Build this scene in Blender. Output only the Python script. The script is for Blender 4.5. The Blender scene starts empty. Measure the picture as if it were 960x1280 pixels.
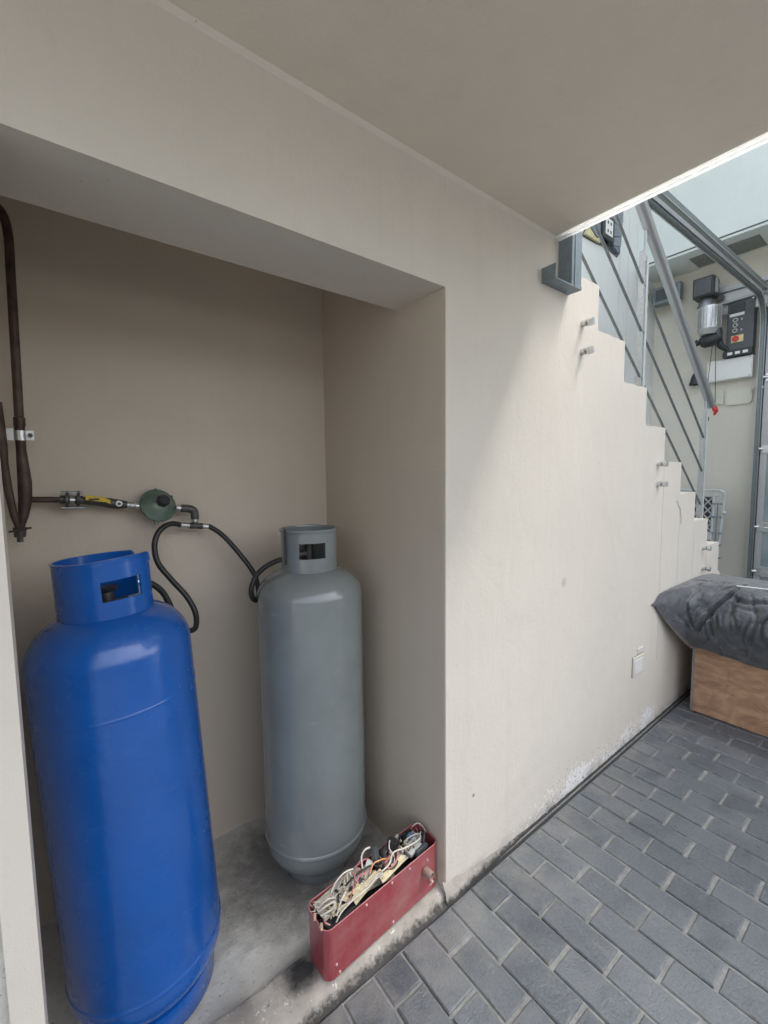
import bpy, bmesh, math, random
from mathutils import Vector, Matrix, noise
random.seed(7)
scn = bpy.context.scene
COL = scn.collection
# ------------------------------------------------------------------ camera
cam_d = bpy.data.cameras.new("camera"); cam = bpy.data.objects.new("camera", cam_d); COL.objects.link(cam)
cam_d.sensor_fit = 'HORIZONTAL'; cam_d.sensor_width = 36.0; cam_d.lens = 36.0 * 532.355 / 960.0
cam_d.clip_start = 0.02; cam_d.clip_end = 500
def cam_axes(yaw, pitch, roll):
    f = Vector((math.sin(yaw)*math.cos(pitch), math.cos(yaw)*math.cos(pitch), math.sin(pitch)))
    r = Vector((math.cos(yaw), -math.sin(yaw), 0)); u = r.cross(f)
    c, s = math.cos(roll), math.sin(roll)
    return r*c+u*s, -r*s+u*c, f
_r, _u, _f = cam_axes(math.radians(37.3622), math.radians(-4.6719), math.radians(-0.7081))
M = Matrix((( _r.x, _u.x, -_f.x), (_r.y, _u.y, -_f.y), (_r.z, _u.z, -_f.z))).to_4x4()
M.translation = (0.0, -0.9154, 1.3917)
cam.matrix_world = M
scn.camera = cam
# ------------------------------------------------------------------ sky, sun, exposure
SUN_EL, SUN_AZ = 58.0, 62.0          # azimuth measured from +Y towards +X... light comes from the courtyard side
world = bpy.data.worlds.new("World"); scn.world = world; world.use_nodes = True
wn = world.node_tree.nodes; wl = world.node_tree.links
bg = wn['Background']; sky = wn.new('ShaderNodeTexSky'); sky.sky_type = 'NISHITA'; sky.sun_disc = False
sky.sun_elevation = math.radians(SUN_EL); sky.sun_rotation = math.radians(115.0)
sky.air_density = 1.0; sky.dust_density = 6.0; sky.ozone_density = 1.0; sky.altitude = 100
hs = wn.new('ShaderNodeHueSaturation'); hs.inputs['Saturation'].default_value = 0.42
wl.new(sky.outputs[0], hs.inputs['Color']); wl.new(hs.outputs[0], bg.inputs['Color']); bg.inputs['Strength'].default_value = 0.15
sun_d = bpy.data.lights.new("sun", 'SUN'); sun = bpy.data.objects.new("sun", sun_d); COL.objects.link(sun)
sun_d.energy = 1.1; sun_d.angle = math.radians(17); sun_d.color = (1.0, 0.96, 0.9)
az = math.radians(115.0); el = math.radians(SUN_EL)
sdir = Vector((math.sin(az)*math.cos(el), math.cos(az)*math.cos(el), math.sin(el)))
sun.rotation_euler = sdir.to_track_quat('Z', 'Y').to_euler()
scn.view_settings.view_transform = 'Standard'; scn.view_settings.look = 'None'
scn.view_settings.gamma = 1.0; scn.view_settings.exposure = 1.94
scn.cycles.max_bounces = 12; scn.cycles.diffuse_bounces = 8
# ------------------------------------------------------------------ materials
class NT:
    def __init__(s, name):
        s.m = bpy.data.materials.new(name); s.m.use_nodes = True
        s.n = s.m.node_tree.nodes; s.l = s.m.node_tree.links; s.b = s.n['Principled BSDF']
        s.geo = s.n.new('ShaderNodeNewGeometry'); s.obj = s.n.new('ShaderNodeTexCoord')
    def vec(s, local=False, scale=None):
        o = s.obj.outputs['Object'] if local else s.geo.outputs['Position']
        if scale:
            mp = s.n.new('ShaderNodeMapping'); mp.inputs['Scale'].default_value = scale
            s.l.new(o, mp.inputs['Vector']); return mp.outputs[0]
        return o
    def noise(s, scale, detail=4, rough=.55, local=False, stretch=None, dist=0):
        t = s.n.new('ShaderNodeTexNoise'); t.inputs['Scale'].default_value = scale
        t.inputs['Detail'].default_value = detail; t.inputs['Roughness'].default_value = rough
        t.inputs['Distortion'].default_value = dist
        s.l.new(s.vec(local, stretch), t.inputs['Vector']); return t.outputs['Fac']
    def ramp(s, fac, stops):
        r = s.n.new('ShaderNodeValToRGB'); e = r.color_ramp.elements
        while len(e) < len(stops): e.new(.5)
        for x, (p, c) in zip(e, stops):
            x.position = p; x.color = (*c, 1) if not isinstance(c, (int, float)) else (c, c, c, 1)
        s.l.new(fac, r.inputs[0]); return r.outputs[0]
    def mix(s, fac, a, b, mode='MIX'):
        x = s.n.new('ShaderNodeMix'); x.data_type = 'RGBA'; x.blend_type = mode
        for i, v in ((0, fac), (6, a), (7, b)):
            if isinstance(v, (int, float)): x.inputs[i].default_value = v if i == 0 else (v, v, v, 1)
            elif isinstance(v, tuple): x.inputs[i].default_value = (*v, 1)
            else: s.l.new(v, x.inputs[i])
        return x.outputs[2]
    def math(s, op, a, b=0.0, clamp=False):
        x = s.n.new('ShaderNodeMath'); x.operation = op; x.use_clamp = clamp
        for i, v in ((0, a), (1, b)):
            if isinstance(v, (int, float)): x.inputs[i].default_value = v
            else: s.l.new(v, x.inputs[i])
        return x.outputs[0]
    def xyz(s):
        x = s.n.new('ShaderNodeSeparateXYZ'); s.l.new(s.geo.outputs['Position'], x.inputs[0]); return x.outputs
    def col(s, c):
        if isinstance(c, tuple): s.b.inputs['Base Color'].default_value = (*c, 1)
        else: s.l.new(c, s.b.inputs['Base Color'])
        return s
    def rough(s, r):
        if isinstance(r, (int, float)): s.b.inputs['Roughness'].default_value = r
        else: s.l.new(r, s.b.inputs['Roughness'])
        return s
    def bump(s, h, strength=.3, dist=.002):
        b = s.n.new('ShaderNodeBump'); b.inputs['Strength'].default_value = strength; b.inputs['Distance'].default_value = dist
        s.l.new(h, b.inputs['Height']); s.l.new(b.outputs[0], s.b.inputs['Normal']); return s
def simple(name, c, rough=.5, metal=0., var=.12, scale=30, bump=0., bscale=120, coat=0.):
    t = NT(name); n = t.noise(scale, 5, .6)
    lo = tuple(v*(1-var) for v in c); hi = tuple(min(1, v*(1+var)) for v in c)
    t.col(t.ramp(n, [(.3, lo), (.7, hi)])); t.b.inputs['Metallic'].default_value = metal
    t.rough(t.ramp(t.noise(scale*1.7, 3), [(.3, max(0, rough-.08)), (.7, min(1, rough+.1))]))
    if bump: t.bump(t.noise(bscale, 3), bump, .001)
    if coat: t.b.inputs['Coat Weight'].default_value = coat; t.b.inputs['Coat Roughness'].default_value = .1
    return t.m
def m_plaster(name, base, dirty=False):
    t = NT(name)
    n1 = t.noise(1.3, 4, .5); n2 = t.noise(9, 5, .6)
    c = t.ramp(n1, [(.3, tuple(v*.95 for v in base)), (.7, tuple(min(1, v*1.04) for v in base))])
    c = t.mix(t.ramp(n2, [(.35, 0.), (.75, .25)]), c, tuple(v*.9 for v in base))
    streak = t.noise(3.0, 3, .5, stretch=(6, 6, .35))
    c = t.mix(t.ramp(streak, [(.55, 0.), (.8, .35)]), c, tuple(v*.88 for v in base))
    sc2 = t.noise(2.4, 6, .7, dist=.8); c = t.mix(t.ramp(sc2, [(.56, 0.), (.70, .30)]), c, tuple(v*.86 for v in base))
    sc3 = t.noise(13, 6, .75, stretch=(1, 1, .6)); c = t.mix(t.ramp(sc3, [(.66, 0.), (.74, .35)]), c, tuple(v*.80 for v in base))
    if dirty:
        X, Y, Z = t.xyz()
        def spot(cx, cz, rx, rz, amt, colr, c):
            a = t.math('POWER', t.math('DIVIDE', t.math('SUBTRACT', X, cx), rx), 2.0); b = t.math('POWER', t.math('DIVIDE', t.math('SUBTRACT', Z, cz), rz), 2.0)
            d = t.math('ADD', t.math('ADD', a, b), t.math('MULTIPLY', t.math('SUBTRACT', t.noise(60, 3, .6), .5), 1.2))
            return t.mix(t.math('MULTIPLY', t.math('SUBTRACT', 1.1, d, True), amt), c, colr)
        c = spot(1.62, .954, .022, .022, .45, (.30, .28, .25), c)
        for bx, bz in ((1.70, 1.80), (1.72, 1.74), (2.51, 1.26), (3.28, .70)): c = spot(bx, bz, .012, .085, .35, (.74, .72, .68), c)
        c = spot(1.07, .30, .008, .008, .8, (.12, .12, .12), c)
        # flaking limewash and dirt above the floor line
        hgt = t.math('SUBTRACT', 1.0, t.math('DIVIDE', Z, .18), True)
        xm = t.math('MULTIPLY', t.math('MULTIPLY', t.math('SUBTRACT', X, 1.2), 3.0, True), t.math('MULTIPLY', t.math('SUBTRACT', 2.7, X), 6.0, True), True)
        fl = t.noise(55, 5, .7)
        m = t.math('MULTIPLY', t.math('MULTIPLY', hgt, xm), t.ramp(t.noise(3.3, 2), [(.38, .45), (.58, 1.)]))
        fk = t.math('GREATER_THAN', t.math('ADD', fl, t.math('MULTIPLY', m, .50)), .725)
        c = t.mix(fk, c, (.80, .79, .77))
        h2 = t.math('SUBTRACT', 1.0, t.math('DIVIDE', Z, .30), True)
        sp = t.math('GREATER_THAN', t.math('ADD', t.noise(80, 2, .6), t.math('MULTIPLY', t.math('MULTIPLY', h2, xm), .16)), .775)
        c = t.mix(sp, c, (.10, .10, .10))
        h3 = t.math('SUBTRACT', 1.0, t.math('DIVIDE', Z, .06), True)
        c = t.mix(t.math('MULTIPLY', h3, t.ramp(t.noise(12, 4, .6), [(.35, .1), (.65, .9)])), c, (.24, .23, .21))
    t.col(c).rough(.62)
    st = t.noise(330, 2, .5); st2 = t.noise(70, 3, .5)
    tw = t.noise(7, 5, .6, stretch=(1, 1, .6), dist=.6)
    h = t.math('ADD', t.math('ADD', t.math('MULTIPLY', st, .7), t.math('MULTIPLY', st2, .6)), t.math('MULTIPLY', tw, 2.4))
    t.bump(h, .55, .0022); return t.m
P_WALL = m_plaster('plaster_stair_wall', (.66, .613, .54), True)
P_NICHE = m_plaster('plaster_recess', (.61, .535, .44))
P_CEIL = m_plaster('plaster_ceiling', (.72, .65, .55))
P_FAR = m_plaster('plaster_courtyard', (.64, .61, .53))
P_WHITE = m_plaster('plaster_white', (.66, .72, .695))
P_PALE = m_plaster('plaster_pale', (.68, .71, .68))
def m_brick():
    t = NT('brick_grey'); oi = t.n.new('ShaderNodeObjectInfo')
    base = t.ramp(oi.outputs['Random'], [(0., (.055, .070, .088)), (.5, (.083, .101, .121)), (1., (.11, .128, .148))])
    n = t.noise(11, 6, .65, stretch=(1, 1, 1))
    c = t.mix(t.ramp(n, [(.35, 0.), (.75, .55)]), base, (.145, .155, .16))
    sc = t.noise(26, 6, .7, stretch=(1, .35, 1), dist=1.5)
    c = t.mix(t.ramp(sc, [(.60, 0.), (.72, .5)]), c, (.22, .215, .205))
    g_ = t.noise(130, 4, .75); c = t.mix(t.ramp(g_, [(.40, 0.), (.70, .45)]), c, (.16, .165, .17)); c = t.mix(t.ramp(g_, [(.28, .6), (.42, 0.)]), c, (.03, .035, .042))
    lo = t.n.new('ShaderNodeSeparateXYZ'); t.l.new(t.obj.outputs['Object'], lo.inputs[0])
    ed = t.math('MAXIMUM', t.math('SUBTRACT', t.math('ABSOLUTE', lo.outputs[0]), .040), t.math('SUBTRACT', t.math('ABSOLUTE', lo.outputs[1]), .088))
    ed = t.math('MULTIPLY', t.math('MULTIPLY', ed, 150.0, True), t.ramp(t.noise(38, 4, .7), [(.42, 0.), (.62, .75)]))
    c = t.mix(ed, c, (.21, .215, .21))
    dk = t.noise(5, 6, .7); c = t.mix(t.ramp(dk, [(.52, 0.), (.66, .45)]), c, (.035, .042, .05))
    X, Y, Z = t.xyz()
    near = t.math('ADD', t.math('MULTIPLY', Y, 3.6), 1.05, True)      # cement dust against the wall
    c = t.mix(t.math('MULTIPLY', near, t.ramp(t.noise(7, 5, .65), [(.42, 0.), (.72, .75)])), c, (.27, .255, .23))
    wp = t.math('GREATER_THAN', t.math('ADD', t.noise(48, 4, .7), t.math('MULTIPLY', near, .03)), .765)
    c = t.mix(wp, c, (.55, .55, .54))
    t.col(c).rough(t.ramp(n, [(.3, .26), (.7, .46)]))
    t.bump(t.math('ADD', t.noise(160, 4, .6), t.math('MULTIPLY', t.noise(22, 4), .9)), .8, .0032); return t.m
BRICK = m_brick()
def m_mortar():
    t = NT('mortar'); n = t.noise(25, 5, .65)
    t.col(t.ramp(n, [(.3, (.15, .155, .155)), (.7, (.28, .285, .28))])).rough(.85)
    t.bump(t.noise(240, 4, .6), .7, .002); return t.m
MORTAR = m_mortar()
def m_concrete():
    t = NT('concrete_rough'); n = t.noise(6, 6, .65)
    c = t.ramp(n, [(.3, (.46, .445, .41)), (.55, (.60, .585, .54)), (.75, (.68, .665, .62))])
    pit = t.noise(70, 4, .7, stretch=(1, 1.6, 1))
    c = t.mix(t.ramp(pit, [(.61, 0.), (.69, .8)]), c, (.12, .115, .10))
    st = t.noise(2.1, 4, .6)
    c = t.mix(t.ramp(st, [(.5, 0.), (.7, .5)]), c, (.18, .17, .155))
    X, Y, Z = t.xyz()
    # dark blotch by the red casing; shade around the grey cylinder mixed into the colour
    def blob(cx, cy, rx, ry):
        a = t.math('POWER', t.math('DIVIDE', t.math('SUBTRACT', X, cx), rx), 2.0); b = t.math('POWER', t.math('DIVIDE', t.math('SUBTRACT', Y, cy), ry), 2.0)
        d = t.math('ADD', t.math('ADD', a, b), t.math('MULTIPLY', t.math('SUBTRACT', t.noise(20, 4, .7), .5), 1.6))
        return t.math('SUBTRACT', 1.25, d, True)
    c = t.mix(t.math('MULTIPLY', blob(.45, .085, .055, .05), .95), c, (.022, .022, .022))
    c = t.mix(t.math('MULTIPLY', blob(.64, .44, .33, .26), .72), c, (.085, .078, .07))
    t.col(c).rough(.8)
    t.bump(t.math('ADD', t.noise(60, 6, .7), t.math('MULTIPLY', pit, -1.0)), .8, .004); return t.m
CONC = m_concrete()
def m_curb():
    t = NT('curb_cement'); n = t.noise(9, 6, .65)
    c = t.ramp(n, [(.3, (.25, .23, .20)), (.55, (.37, .34, .30)), (.75, (.48, .45, .41))])
    c = t.mix(t.ramp(t.noise(36, 5, .7), [(.62, 0.), (.67, 1.)]), c, (.74, .73, .71))
    c = t.mix(t.ramp(t.noise(46, 5, .7, dist=1.), [(.63, 0.), (.68, .9)]), c, (.07, .07, .07))
    X, Y, Z = t.xyz()
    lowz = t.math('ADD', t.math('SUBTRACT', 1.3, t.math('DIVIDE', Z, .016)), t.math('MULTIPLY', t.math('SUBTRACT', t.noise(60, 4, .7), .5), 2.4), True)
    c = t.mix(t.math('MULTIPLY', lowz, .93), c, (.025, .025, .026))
    a = t.math('POWER', t.math('DIVIDE', t.math('SUBTRACT', X, .45), .055), 2.0); b = t.math('POWER', t.math('DIVIDE', t.math('SUBTRACT', Y, .075), .05), 2.0)
    d = t.math('ADD', t.math('ADD', a, b), t.math('MULTIPLY', t.math('SUBTRACT', t.noise(20, 4, .7), .5), 1.6))
    c = t.mix(t.math('MULTIPLY', t.math('SUBTRACT', 1.25, d, True), .95), c, (.022, .022, .022))
    t.col(c).rough(.8); t.bump(t.noise(80, 6, .7), .8, .003); return t.m
CURB = m_curb()
def m_paint(name, c, rough, chip=(.3, .3, .3), sc=.02, orange=.25, local=True, dust=.0):
    t = NT(name)
    n = t.noise(4, 5, .6, local=local)
    k = t.ramp(n, [(.3, tuple(v*.88 for v in c)), (.7, tuple(min(1, v*1.1) for v in c))])
    scr = t.noise(9, 4, .6, local=local, stretch=(1, 1, 7))
    k = t.mix(t.ramp(scr, [(.66, 0.), (.74, .4)]), k, tuple(min(1, v*1.35+.03) for v in c))
    ch = t.noise(23, 5, .75, local=local)
    k = t.mix(t.ramp(ch, [(.80, 0.), (.81, .7)]), k, chip)
    if dust:
        k = t.mix(t.ramp(t.noise(6, 5, .7, local=local), [(.35, 0.), (.75, dust)]), k, (.45, .42, .37))
    t.col(k); t.rough(t.ramp(t.noise(14, 4, .6, local=local), [(.3, rough*.8), (.7, rough*1.25)]))
    t.bump(t.math('ADD', t.noise(60, 3, .5, local=local), t.math('MULTIPLY', t.noise(15, 2, .5, local=local), 1.2)), orange, .0015)
    t.b.inputs['Coat Weight'].default_value = .5; t.b.inputs['Coat Roughness'].default_value = .12
    return t.m
BLUE = m_paint('blue_enamel', (.003, .095, .40), .24, (.02, .05, .14), orange=.55, dust=.02)
GREYP = m_paint('grey_enamel', (.20, .225, .225), .19, (.08, .08, .075), orange=.16, dust=.06)
RED = m_paint('red_enamel', (.30, .017, .034), .40, (.5, .42, .40), orange=.4, dust=.32)
GREEN = m_paint('green_enamel', (.045, .11, .075), .45, (.25, .25, .22), dust=.32)
STEEL = simple('brushed_steel', (.36, .37, .38), .36, .7, .03, 90, .0)
STAIN = simple('dull_steel', (.30, .31, .32), .42, .85, .15, 30, .15)
ZINC = simple('zinc_plate', (.62, .63, .62), .35, .9, .1, 50)
TRACK = simple('track_galvanised', (.17, .20, .20), .42, .5, .12, 60, .0)
GALV = simple('pale_galvanised', (.45, .46, .45), .5, .5, .12, 70, .05)
IRON = simple('dark_iron_pipe', (.075, .048, .040), .55, .2, .5, 22, .4, 90)
IRONB = simple('malleable_iron', (.10, .095, .09), .5, .5, .35, 40, .4)
RUBBER = simple('black_rubber', (.020, .020, .021), .45, 0, .25, 60, .1)
BLACK = simple('black_plastic', (.025, .027, .030), .4, 0, .2, 60)
DKGREY = simple('dark_grey_plastic', (.07, .08, .085), .45, 0, .15, 60)
YELLOW = simple('yellow_vinyl', (.62, .42, .02), .4, 0, .2, 60)
WHITEP = simple('white_plastic', (.72, .73, .70), .4, 0, .05, 60)
CREAM = simple('cream_plastic', (.62, .61, .50), .45, 0, .06, 60)
REDP = simple('red_plastic', (.55, .03, .03), .4, 0, .1, 60)
PINK = simple('pink_wire', (.55, .22, .22), .5, 0, .1, 60)
BONE = simple('off_white_wire', (.62, .57, .50), .5, 0, .12, 60)
ORANGE = simple('orange_wire', (.62, .28, .12), .5, 0, .12, 60)
PCB = simple('phenolic_board', (.52, .45, .28), .6, 0, .25, 90, .3)
PCBG = simple('dusty_board', (.40, .37, .31), .75, 0, .3, 90, .4)
BROWN = simple('brown_winding', (.16, .11, .085), .6, 0, .3, 90, .4)
PALEG = simple('pale_grey_paint', (.48, .51, .50), .45, 0, .1, 40)
BLUEP = simple('blue_plastic', (.12, .24, .45), .5, 0, .1, 60)
GREYBLUE = simple('blue_grey_metal', (.20, .25, .28), .5, .2, .15, 30)
ROD = simple('dark_rod_steel', (.17, .18, .185), .4, .5, .15, 40)
def m_wood():
    t = NT('plywood'); n = t.noise(3.2, 6, .6, local=True, stretch=(1, 1.3, 1.6), dist=3.5)
    c = t.ramp(n, [(.3, (.30, .165, .095)), (.5, (.43, .25, .15)), (.7, (.55, .34, .21))])
    c = t.mix(t.ramp(t.noise(30, 4, .6, local=True, stretch=(1, .2, 1)), [(.45, 0.), (.7, .4)]), c, (.13, .075, .05))
    c = t.mix(t.ramp(t.noise(17, 4, .7, local=True), [(.68, 0.), (.72, .8)]), c, (.04, .035, .03))
    t.col(c).rough(.6); t.bump(t.noise(50, 5, .6, local=True, stretch=(1, .3, 1)), .3, .001); return t.m
WOOD = m_wood()
def m_cloth():
    t = NT('grey_cover_cloth'); n = t.noise(5, 4, .55, dist=2.2)
    c = t.ramp(n, [(.35, (.045, .050, .056)), (.55, (.072, .079, .087)), (.75, (.125, .133, .14))])
    t.col(c)
    t.rough(.46)
    t.b.inputs['Sheen Weight'].default_value = .3
    t.bump(t.math('ADD', t.noise(9, 3, .5, dist=2.0), t.math('MULTIPLY', t.noise(60, 3, .5), .12)), .5, .02); return t.m
CLOTH = m_cloth()
LINING = simple('brown_lining', (.20, .165, .14), .8, 0, .2, 40, .3)
def m_glass():
    t = NT('door_glass'); t.col(t.ramp(t.noise(2.2, 3), [(.3, (.20, .25, .26)), (.7, (.34, .39, .39))])).rough(.12)
    t.b.inputs['Specular IOR Level'].default_value = .6; return t.m
GLASS = m_glass()
def m_translucent():
    t = NT('white_drip_trim'); tr = t.n.new('ShaderNodeBsdfTranslucent'); tr.inputs[0].default_value = (1, 1, 1, 1)
    mx = t.n.new('ShaderNodeMixShader'); mx.inputs[0].default_value = .75
    t.col(t.ramp(t.noise(60, 4, .7), [(.35, (.66, .66, .64)), (.6, (.85, .86, .84))]))
    out = t.n['Material Output']; t.l.new(t.b.outputs[0], mx.inputs[1]); t.l.new(tr.outputs[0], mx.inputs[2]); t.l.new(mx.outputs[0], out.inputs[0]); return t.m
TRIM = m_translucent()
def m_stone():
    t = NT('blue_grey_stone'); oi = t.n.new('ShaderNodeObjectInfo')
    c = t.ramp(oi.outputs['Random'], [(0., (.16, .20, .23)), (1., (.28, .32, .34))])
    c = t.mix(t.ramp(t.noise(14, 5, .6), [(.4, 0.), (.7, .5)]), c, (.10, .12, .14))
    t.col(c).rough(.8).bump(t.noise(40, 5, .6), .6, .004); return t.m
STONE = m_stone()
# ------------------------------------------------------------------ geometry helpers
def link(name, me, mat, parent=None, smooth=False):
    if mat: me.materials.append(mat)
    if smooth:
        for p in me.polygons: p.use_smooth = True
    o = bpy.data.objects.new(name, me); COL.objects.link(o)
    if parent: o.parent = parent
    return o
def from_bm(name, bm, mat, parent=None, smooth=False, angle=None):
    me = bpy.data.meshes.new(name); bm.normal_update(); bm.to_mesh(me); bm.free()
    o = link(name, me, mat, parent, smooth)
    if angle is not None:
        me.set_sharp_from_angle(angle=math.radians(angle))
    return o
def tag(o, label=None, cat=None, group=None, kind=None):
    if label: o['label'] = label
    if cat: o['category'] = cat
    if group: o['group'] = group
    if kind: o['kind'] = kind
    return o
def empty(name, loc, label, cat, group=None, rz=0):
    o = bpy.data.objects.new(name, None); COL.objects.link(o); o.location = loc; o.rotation_euler = (0, 0, rz); o.empty_display_size = .1
    return tag(o, label, cat, group)
def bm_box(bm, a, b, mtx=None, bevel=0):
    g = bmesh.ops.create_cube(bm, size=1.0)['verts']
    for v in g:
        v.co = Vector(((a[0]+b[0])/2+v.co.x*(b[0]-a[0]), (a[1]+b[1])/2+v.co.y*(b[1]-a[1]), (a[2]+b[2])/2+v.co.z*(b[2]-a[2])))
    if bevel:
        es = list({e for v in g for e in v.link_edges})
        r = bmesh.ops.bevel(bm, geom=es, offset=bevel, segments=2, affect='EDGES', profile=.6)
        g = [v for v in r['verts']] if mtx else g
    if mtx:
        for v in g: v.co = mtx @ v.co
def box(name, a, b, mat, parent=None, bevel=0, mtx=None):
    bm = bmesh.new(); bm_box(bm, a, b, None, bevel)
    if mtx: bm.transform(mtx)
    return from_bm(name, bm, mat, parent)
def spline(pts, n=6):
    P = [Vector(p) for p in pts]; out = []
    for i in range(len(P)-1):
        p0 = P[max(0, i-1)]; p1 = P[i]; p2 = P[i+1]; p3 = P[min(len(P)-1, i+2)]
        for k in range(n):
            t = k/n; out.append(.5*((2*p1)+(-p0+p2)*t+(2*p0-5*p1+4*p2-p3)*t*t+(-p0+3*p1-3*p2+p3)*t**3))
    out.append(P[-1]); return out
def bm_tube(bm, pts, rad, seg=12, cap=True):
    pts = [Vector(p) for p in pts]; rings = []; up = None
    for i, p in enumerate(pts):
        d = (pts[min(i+1, len(pts)-1)]-pts[max(i-1, 0)]).normalized()
        if up is None: up = Vector((0, 0, 1)) if abs(d.z) < .9 else Vector((0, 1, 0))
        up = (up-d*up.dot(d)).normalized(); s = d.cross(up)
        r = rad[i] if isinstance(rad, (list, tuple)) else rad
        rings.append([bm.verts.new(p+(up*math.cos(2*math.pi*k/seg)+s*math.sin(2*math.pi*k/seg))*r) for k in range(seg)])
    for a, b in zip(rings, rings[1:]):
        for k in range(seg): bm.faces.new((a[k], a[(k+1) % seg], b[(k+1) % seg], b[k]))
    if cap: bm.faces.new(rings[0][::-1]); bm.faces.new(rings[-1])
def tube(name, pts, rad, mat, parent=None, seg=12, sm=0):
    if sm: pts = spline(pts, sm)
    bm = bmesh.new(); bm_tube(bm, pts, rad, seg); bmesh.ops.recalc_face_normals(bm, faces=bm.faces)
    return from_bm(name, bm, mat, parent, True, 50)
def lathe(name, prof, mat, parent=None, seg=64, closed=False, mtx=None, angle=50):
    bm = bmesh.new(); rings = []
    for r, z in prof:
        rings.append([bm.verts.new((r*math.cos(2*math.pi*k/seg), r*math.sin(2*math.pi*k/seg), z)) for k in range(seg)])
    pr = list(zip(rings, rings[1:]))
    if closed: pr.append((rings[-1], rings[0]))
    for a, b in pr:
        for k in range(seg): bm.faces.new((a[k], a[(k+1) % seg], b[(k+1) % seg], b[k]))
    bmesh.ops.remove_doubles(bm, verts=bm.verts, dist=1e-5)
    bmesh.ops.recalc_face_normals(bm, faces=bm.faces)
    if mtx: bm.transform(mtx)
    return from_bm(name, bm, mat, parent, True, angle)
def axis_mtx(p, d):
    return Matrix.Translation(p) @ Vector(d).to_track_quat('Z', 'Y').to_matrix().to_4x4()
def prism(name, poly, y0, y1, mat, parent=None, axis='y'):
    """extrude an (a,b) outline between two values of the remaining axis"""
    bm = bmesh.new()
    def P(a, b, c): return {'y': (a, c, b), 'x': (c, a, b), 'z': (a, b, c)}[axis]
    A = [bm.verts.new(P(a, b, y0)) for a, b in poly]; B = [bm.verts.new(P(a, b, y1)) for a, b in poly]
    bm.faces.new(A); bm.faces.new(B[::-1]); n = len(poly)
    for i in range(n): bm.faces.new((A[i], B[i], B[(i+1) % n], A[(i+1) % n]))
    bmesh.ops.triangulate(bm, faces=[f for f in bm.faces if len(f.verts) > 4], ngon_method='EAR_CLIP')
    bmesh.ops.recalc_face_normals(bm, faces=bm.faces)
    return from_bm(name, bm, mat, parent)
# ------------------------------------------------------------------ dimensions
ZC, ZO = 2.2623, 1.944          # ceiling, lintel
XR, XL = .932, -.074            # opening jambs
YB = .72                        # recess back wall
TR, RS, NX, NZ = .25255, .18, 1.844, 2.1765   # stair tread, riser, first visible nosing
WT = .10
# ------------------------------------------------------------------ ground and brick pavement
ground = box('ground', (-60, -60, -.30), (60, 60, -.012), MORTAR); tag(ground, kind='structure')
pav = box('pavement', (-3, -5.5, -.0115), (5.9, 1.6, -.0062), MORTAR); tag(pav, kind='structure')
BX0, CW = .825, .1015
def brick_mesh(w, l):
    bm = bmesh.new(); jit = lambda s: random.uniform(-s, s)
    z0, z1, c = -.010, .0, .0035
    lo = [(-w/2, -l/2), (w/2, -l/2), (w/2, l/2), (-w/2, l/2)]
    A = [bm.verts.new((x, y, z0)) for x, y in lo]
    # eight-point softly uneven upper outline
    out = []
    for i in range(4):
        a = Vector(lo[i]); b = Vector(lo[(i+1) % 4]); out.append(a+Vector((jit(.0012), jit(.0012)))); out.append((a+b)/2+Vector((jit(.0012), jit(.0012))))
    B = [bm.verts.new((p.x, p.y, z1-c)) for p in out]
    Cc = [bm.verts.new((p.x*(1-2*c/w), p.y*(1-2*c/l), z1+jit(.0005))) for p in out]
    for i in range(4):
        j = (i+1) % 4; bm.faces.new((A[i], A[j], B[(2*i+2) % 8], B[2*i+1])); bm.faces.new((A[i], B[2*i+1], B[2*i]))
    for i in range(8):
        bm.faces.new((B[i], B[(i+1) % 8], Cc[(i+1) % 8], Cc[i]))
    bm.faces.new(Cc); bmesh.ops.recalc_face_normals(bm, faces=bm.faces)
    me = bpy.data.meshes.new('brick'); bm.to_mesh(me); bm.free(); me.materials.append(BRICK); return me
full = [brick_mesh(CW-.0068, .2-.0115) for _ in range(7)]
half = [brick_mesh(CW-.0075, .1-.010) for _ in range(4)]
def in_view(x, y, z=0):
    d = Vector((x, y, z))-M.translation; zz = d.dot(_f)
    if zz < .1: return False
    px = 480+532.36*d.dot(_r)/zz; py = 640-532.36*d.dot(_u)/zz
    return -60 < px < 1010 and py < 1350
rest = []
nb = 0
for k in range(-34, 45):
    xc = BX0+CW*(k+.5); off = 0 if k % 2 else 1           # alternating half bond
    rows = []
    if off: rows.append((-.022-.0478, .0956-.006, 'h'))
    y = -.022-(.098 if off else 0)
    while y > -5.2:
        rows.append((y-.1, .2, 'f')); y -= .2
    for yc, l, t in rows:
        if xc > 2.93 and yc < -.1 and xc < 4.0: vis = False
        else: vis = any(in_view(xc+dx, yc+dy) for dx in (-.05, .05) for dy in (-.1, .1))
        me = random.choice(full if t == 'f' else half)
        if vis and xc < 2.98 and nb < 298:
            o = bpy.data.objects.new('brick', me); COL.objects.link(o); o.parent = pav
            o.location = (xc+random.uniform(-.0012, .0012), yc+random.uniform(-.002, .002), random.uniform(-.0020, .0022))
            o.rotation_euler = (random.uniform(-.006, .006), random.uniform(-.01, .01), random.uniform(-.008, .008)+(math.pi if random.random() < .5 else 0)); nb += 1
        else: rest.append((xc, yc, l))
bm = bmesh.new()
for xc, yc, l in rest:
    dz = random.uniform(-.001, .0015)
    bm_box(bm, (xc-CW/2+.0035, yc-l/2+.006, -.011), (xc+CW/2-.0035, yc+l/2-.006, dz))
o = from_bm('outer_bricks', bm, BRICK, pav); tag(o, kind='stuff')
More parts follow.
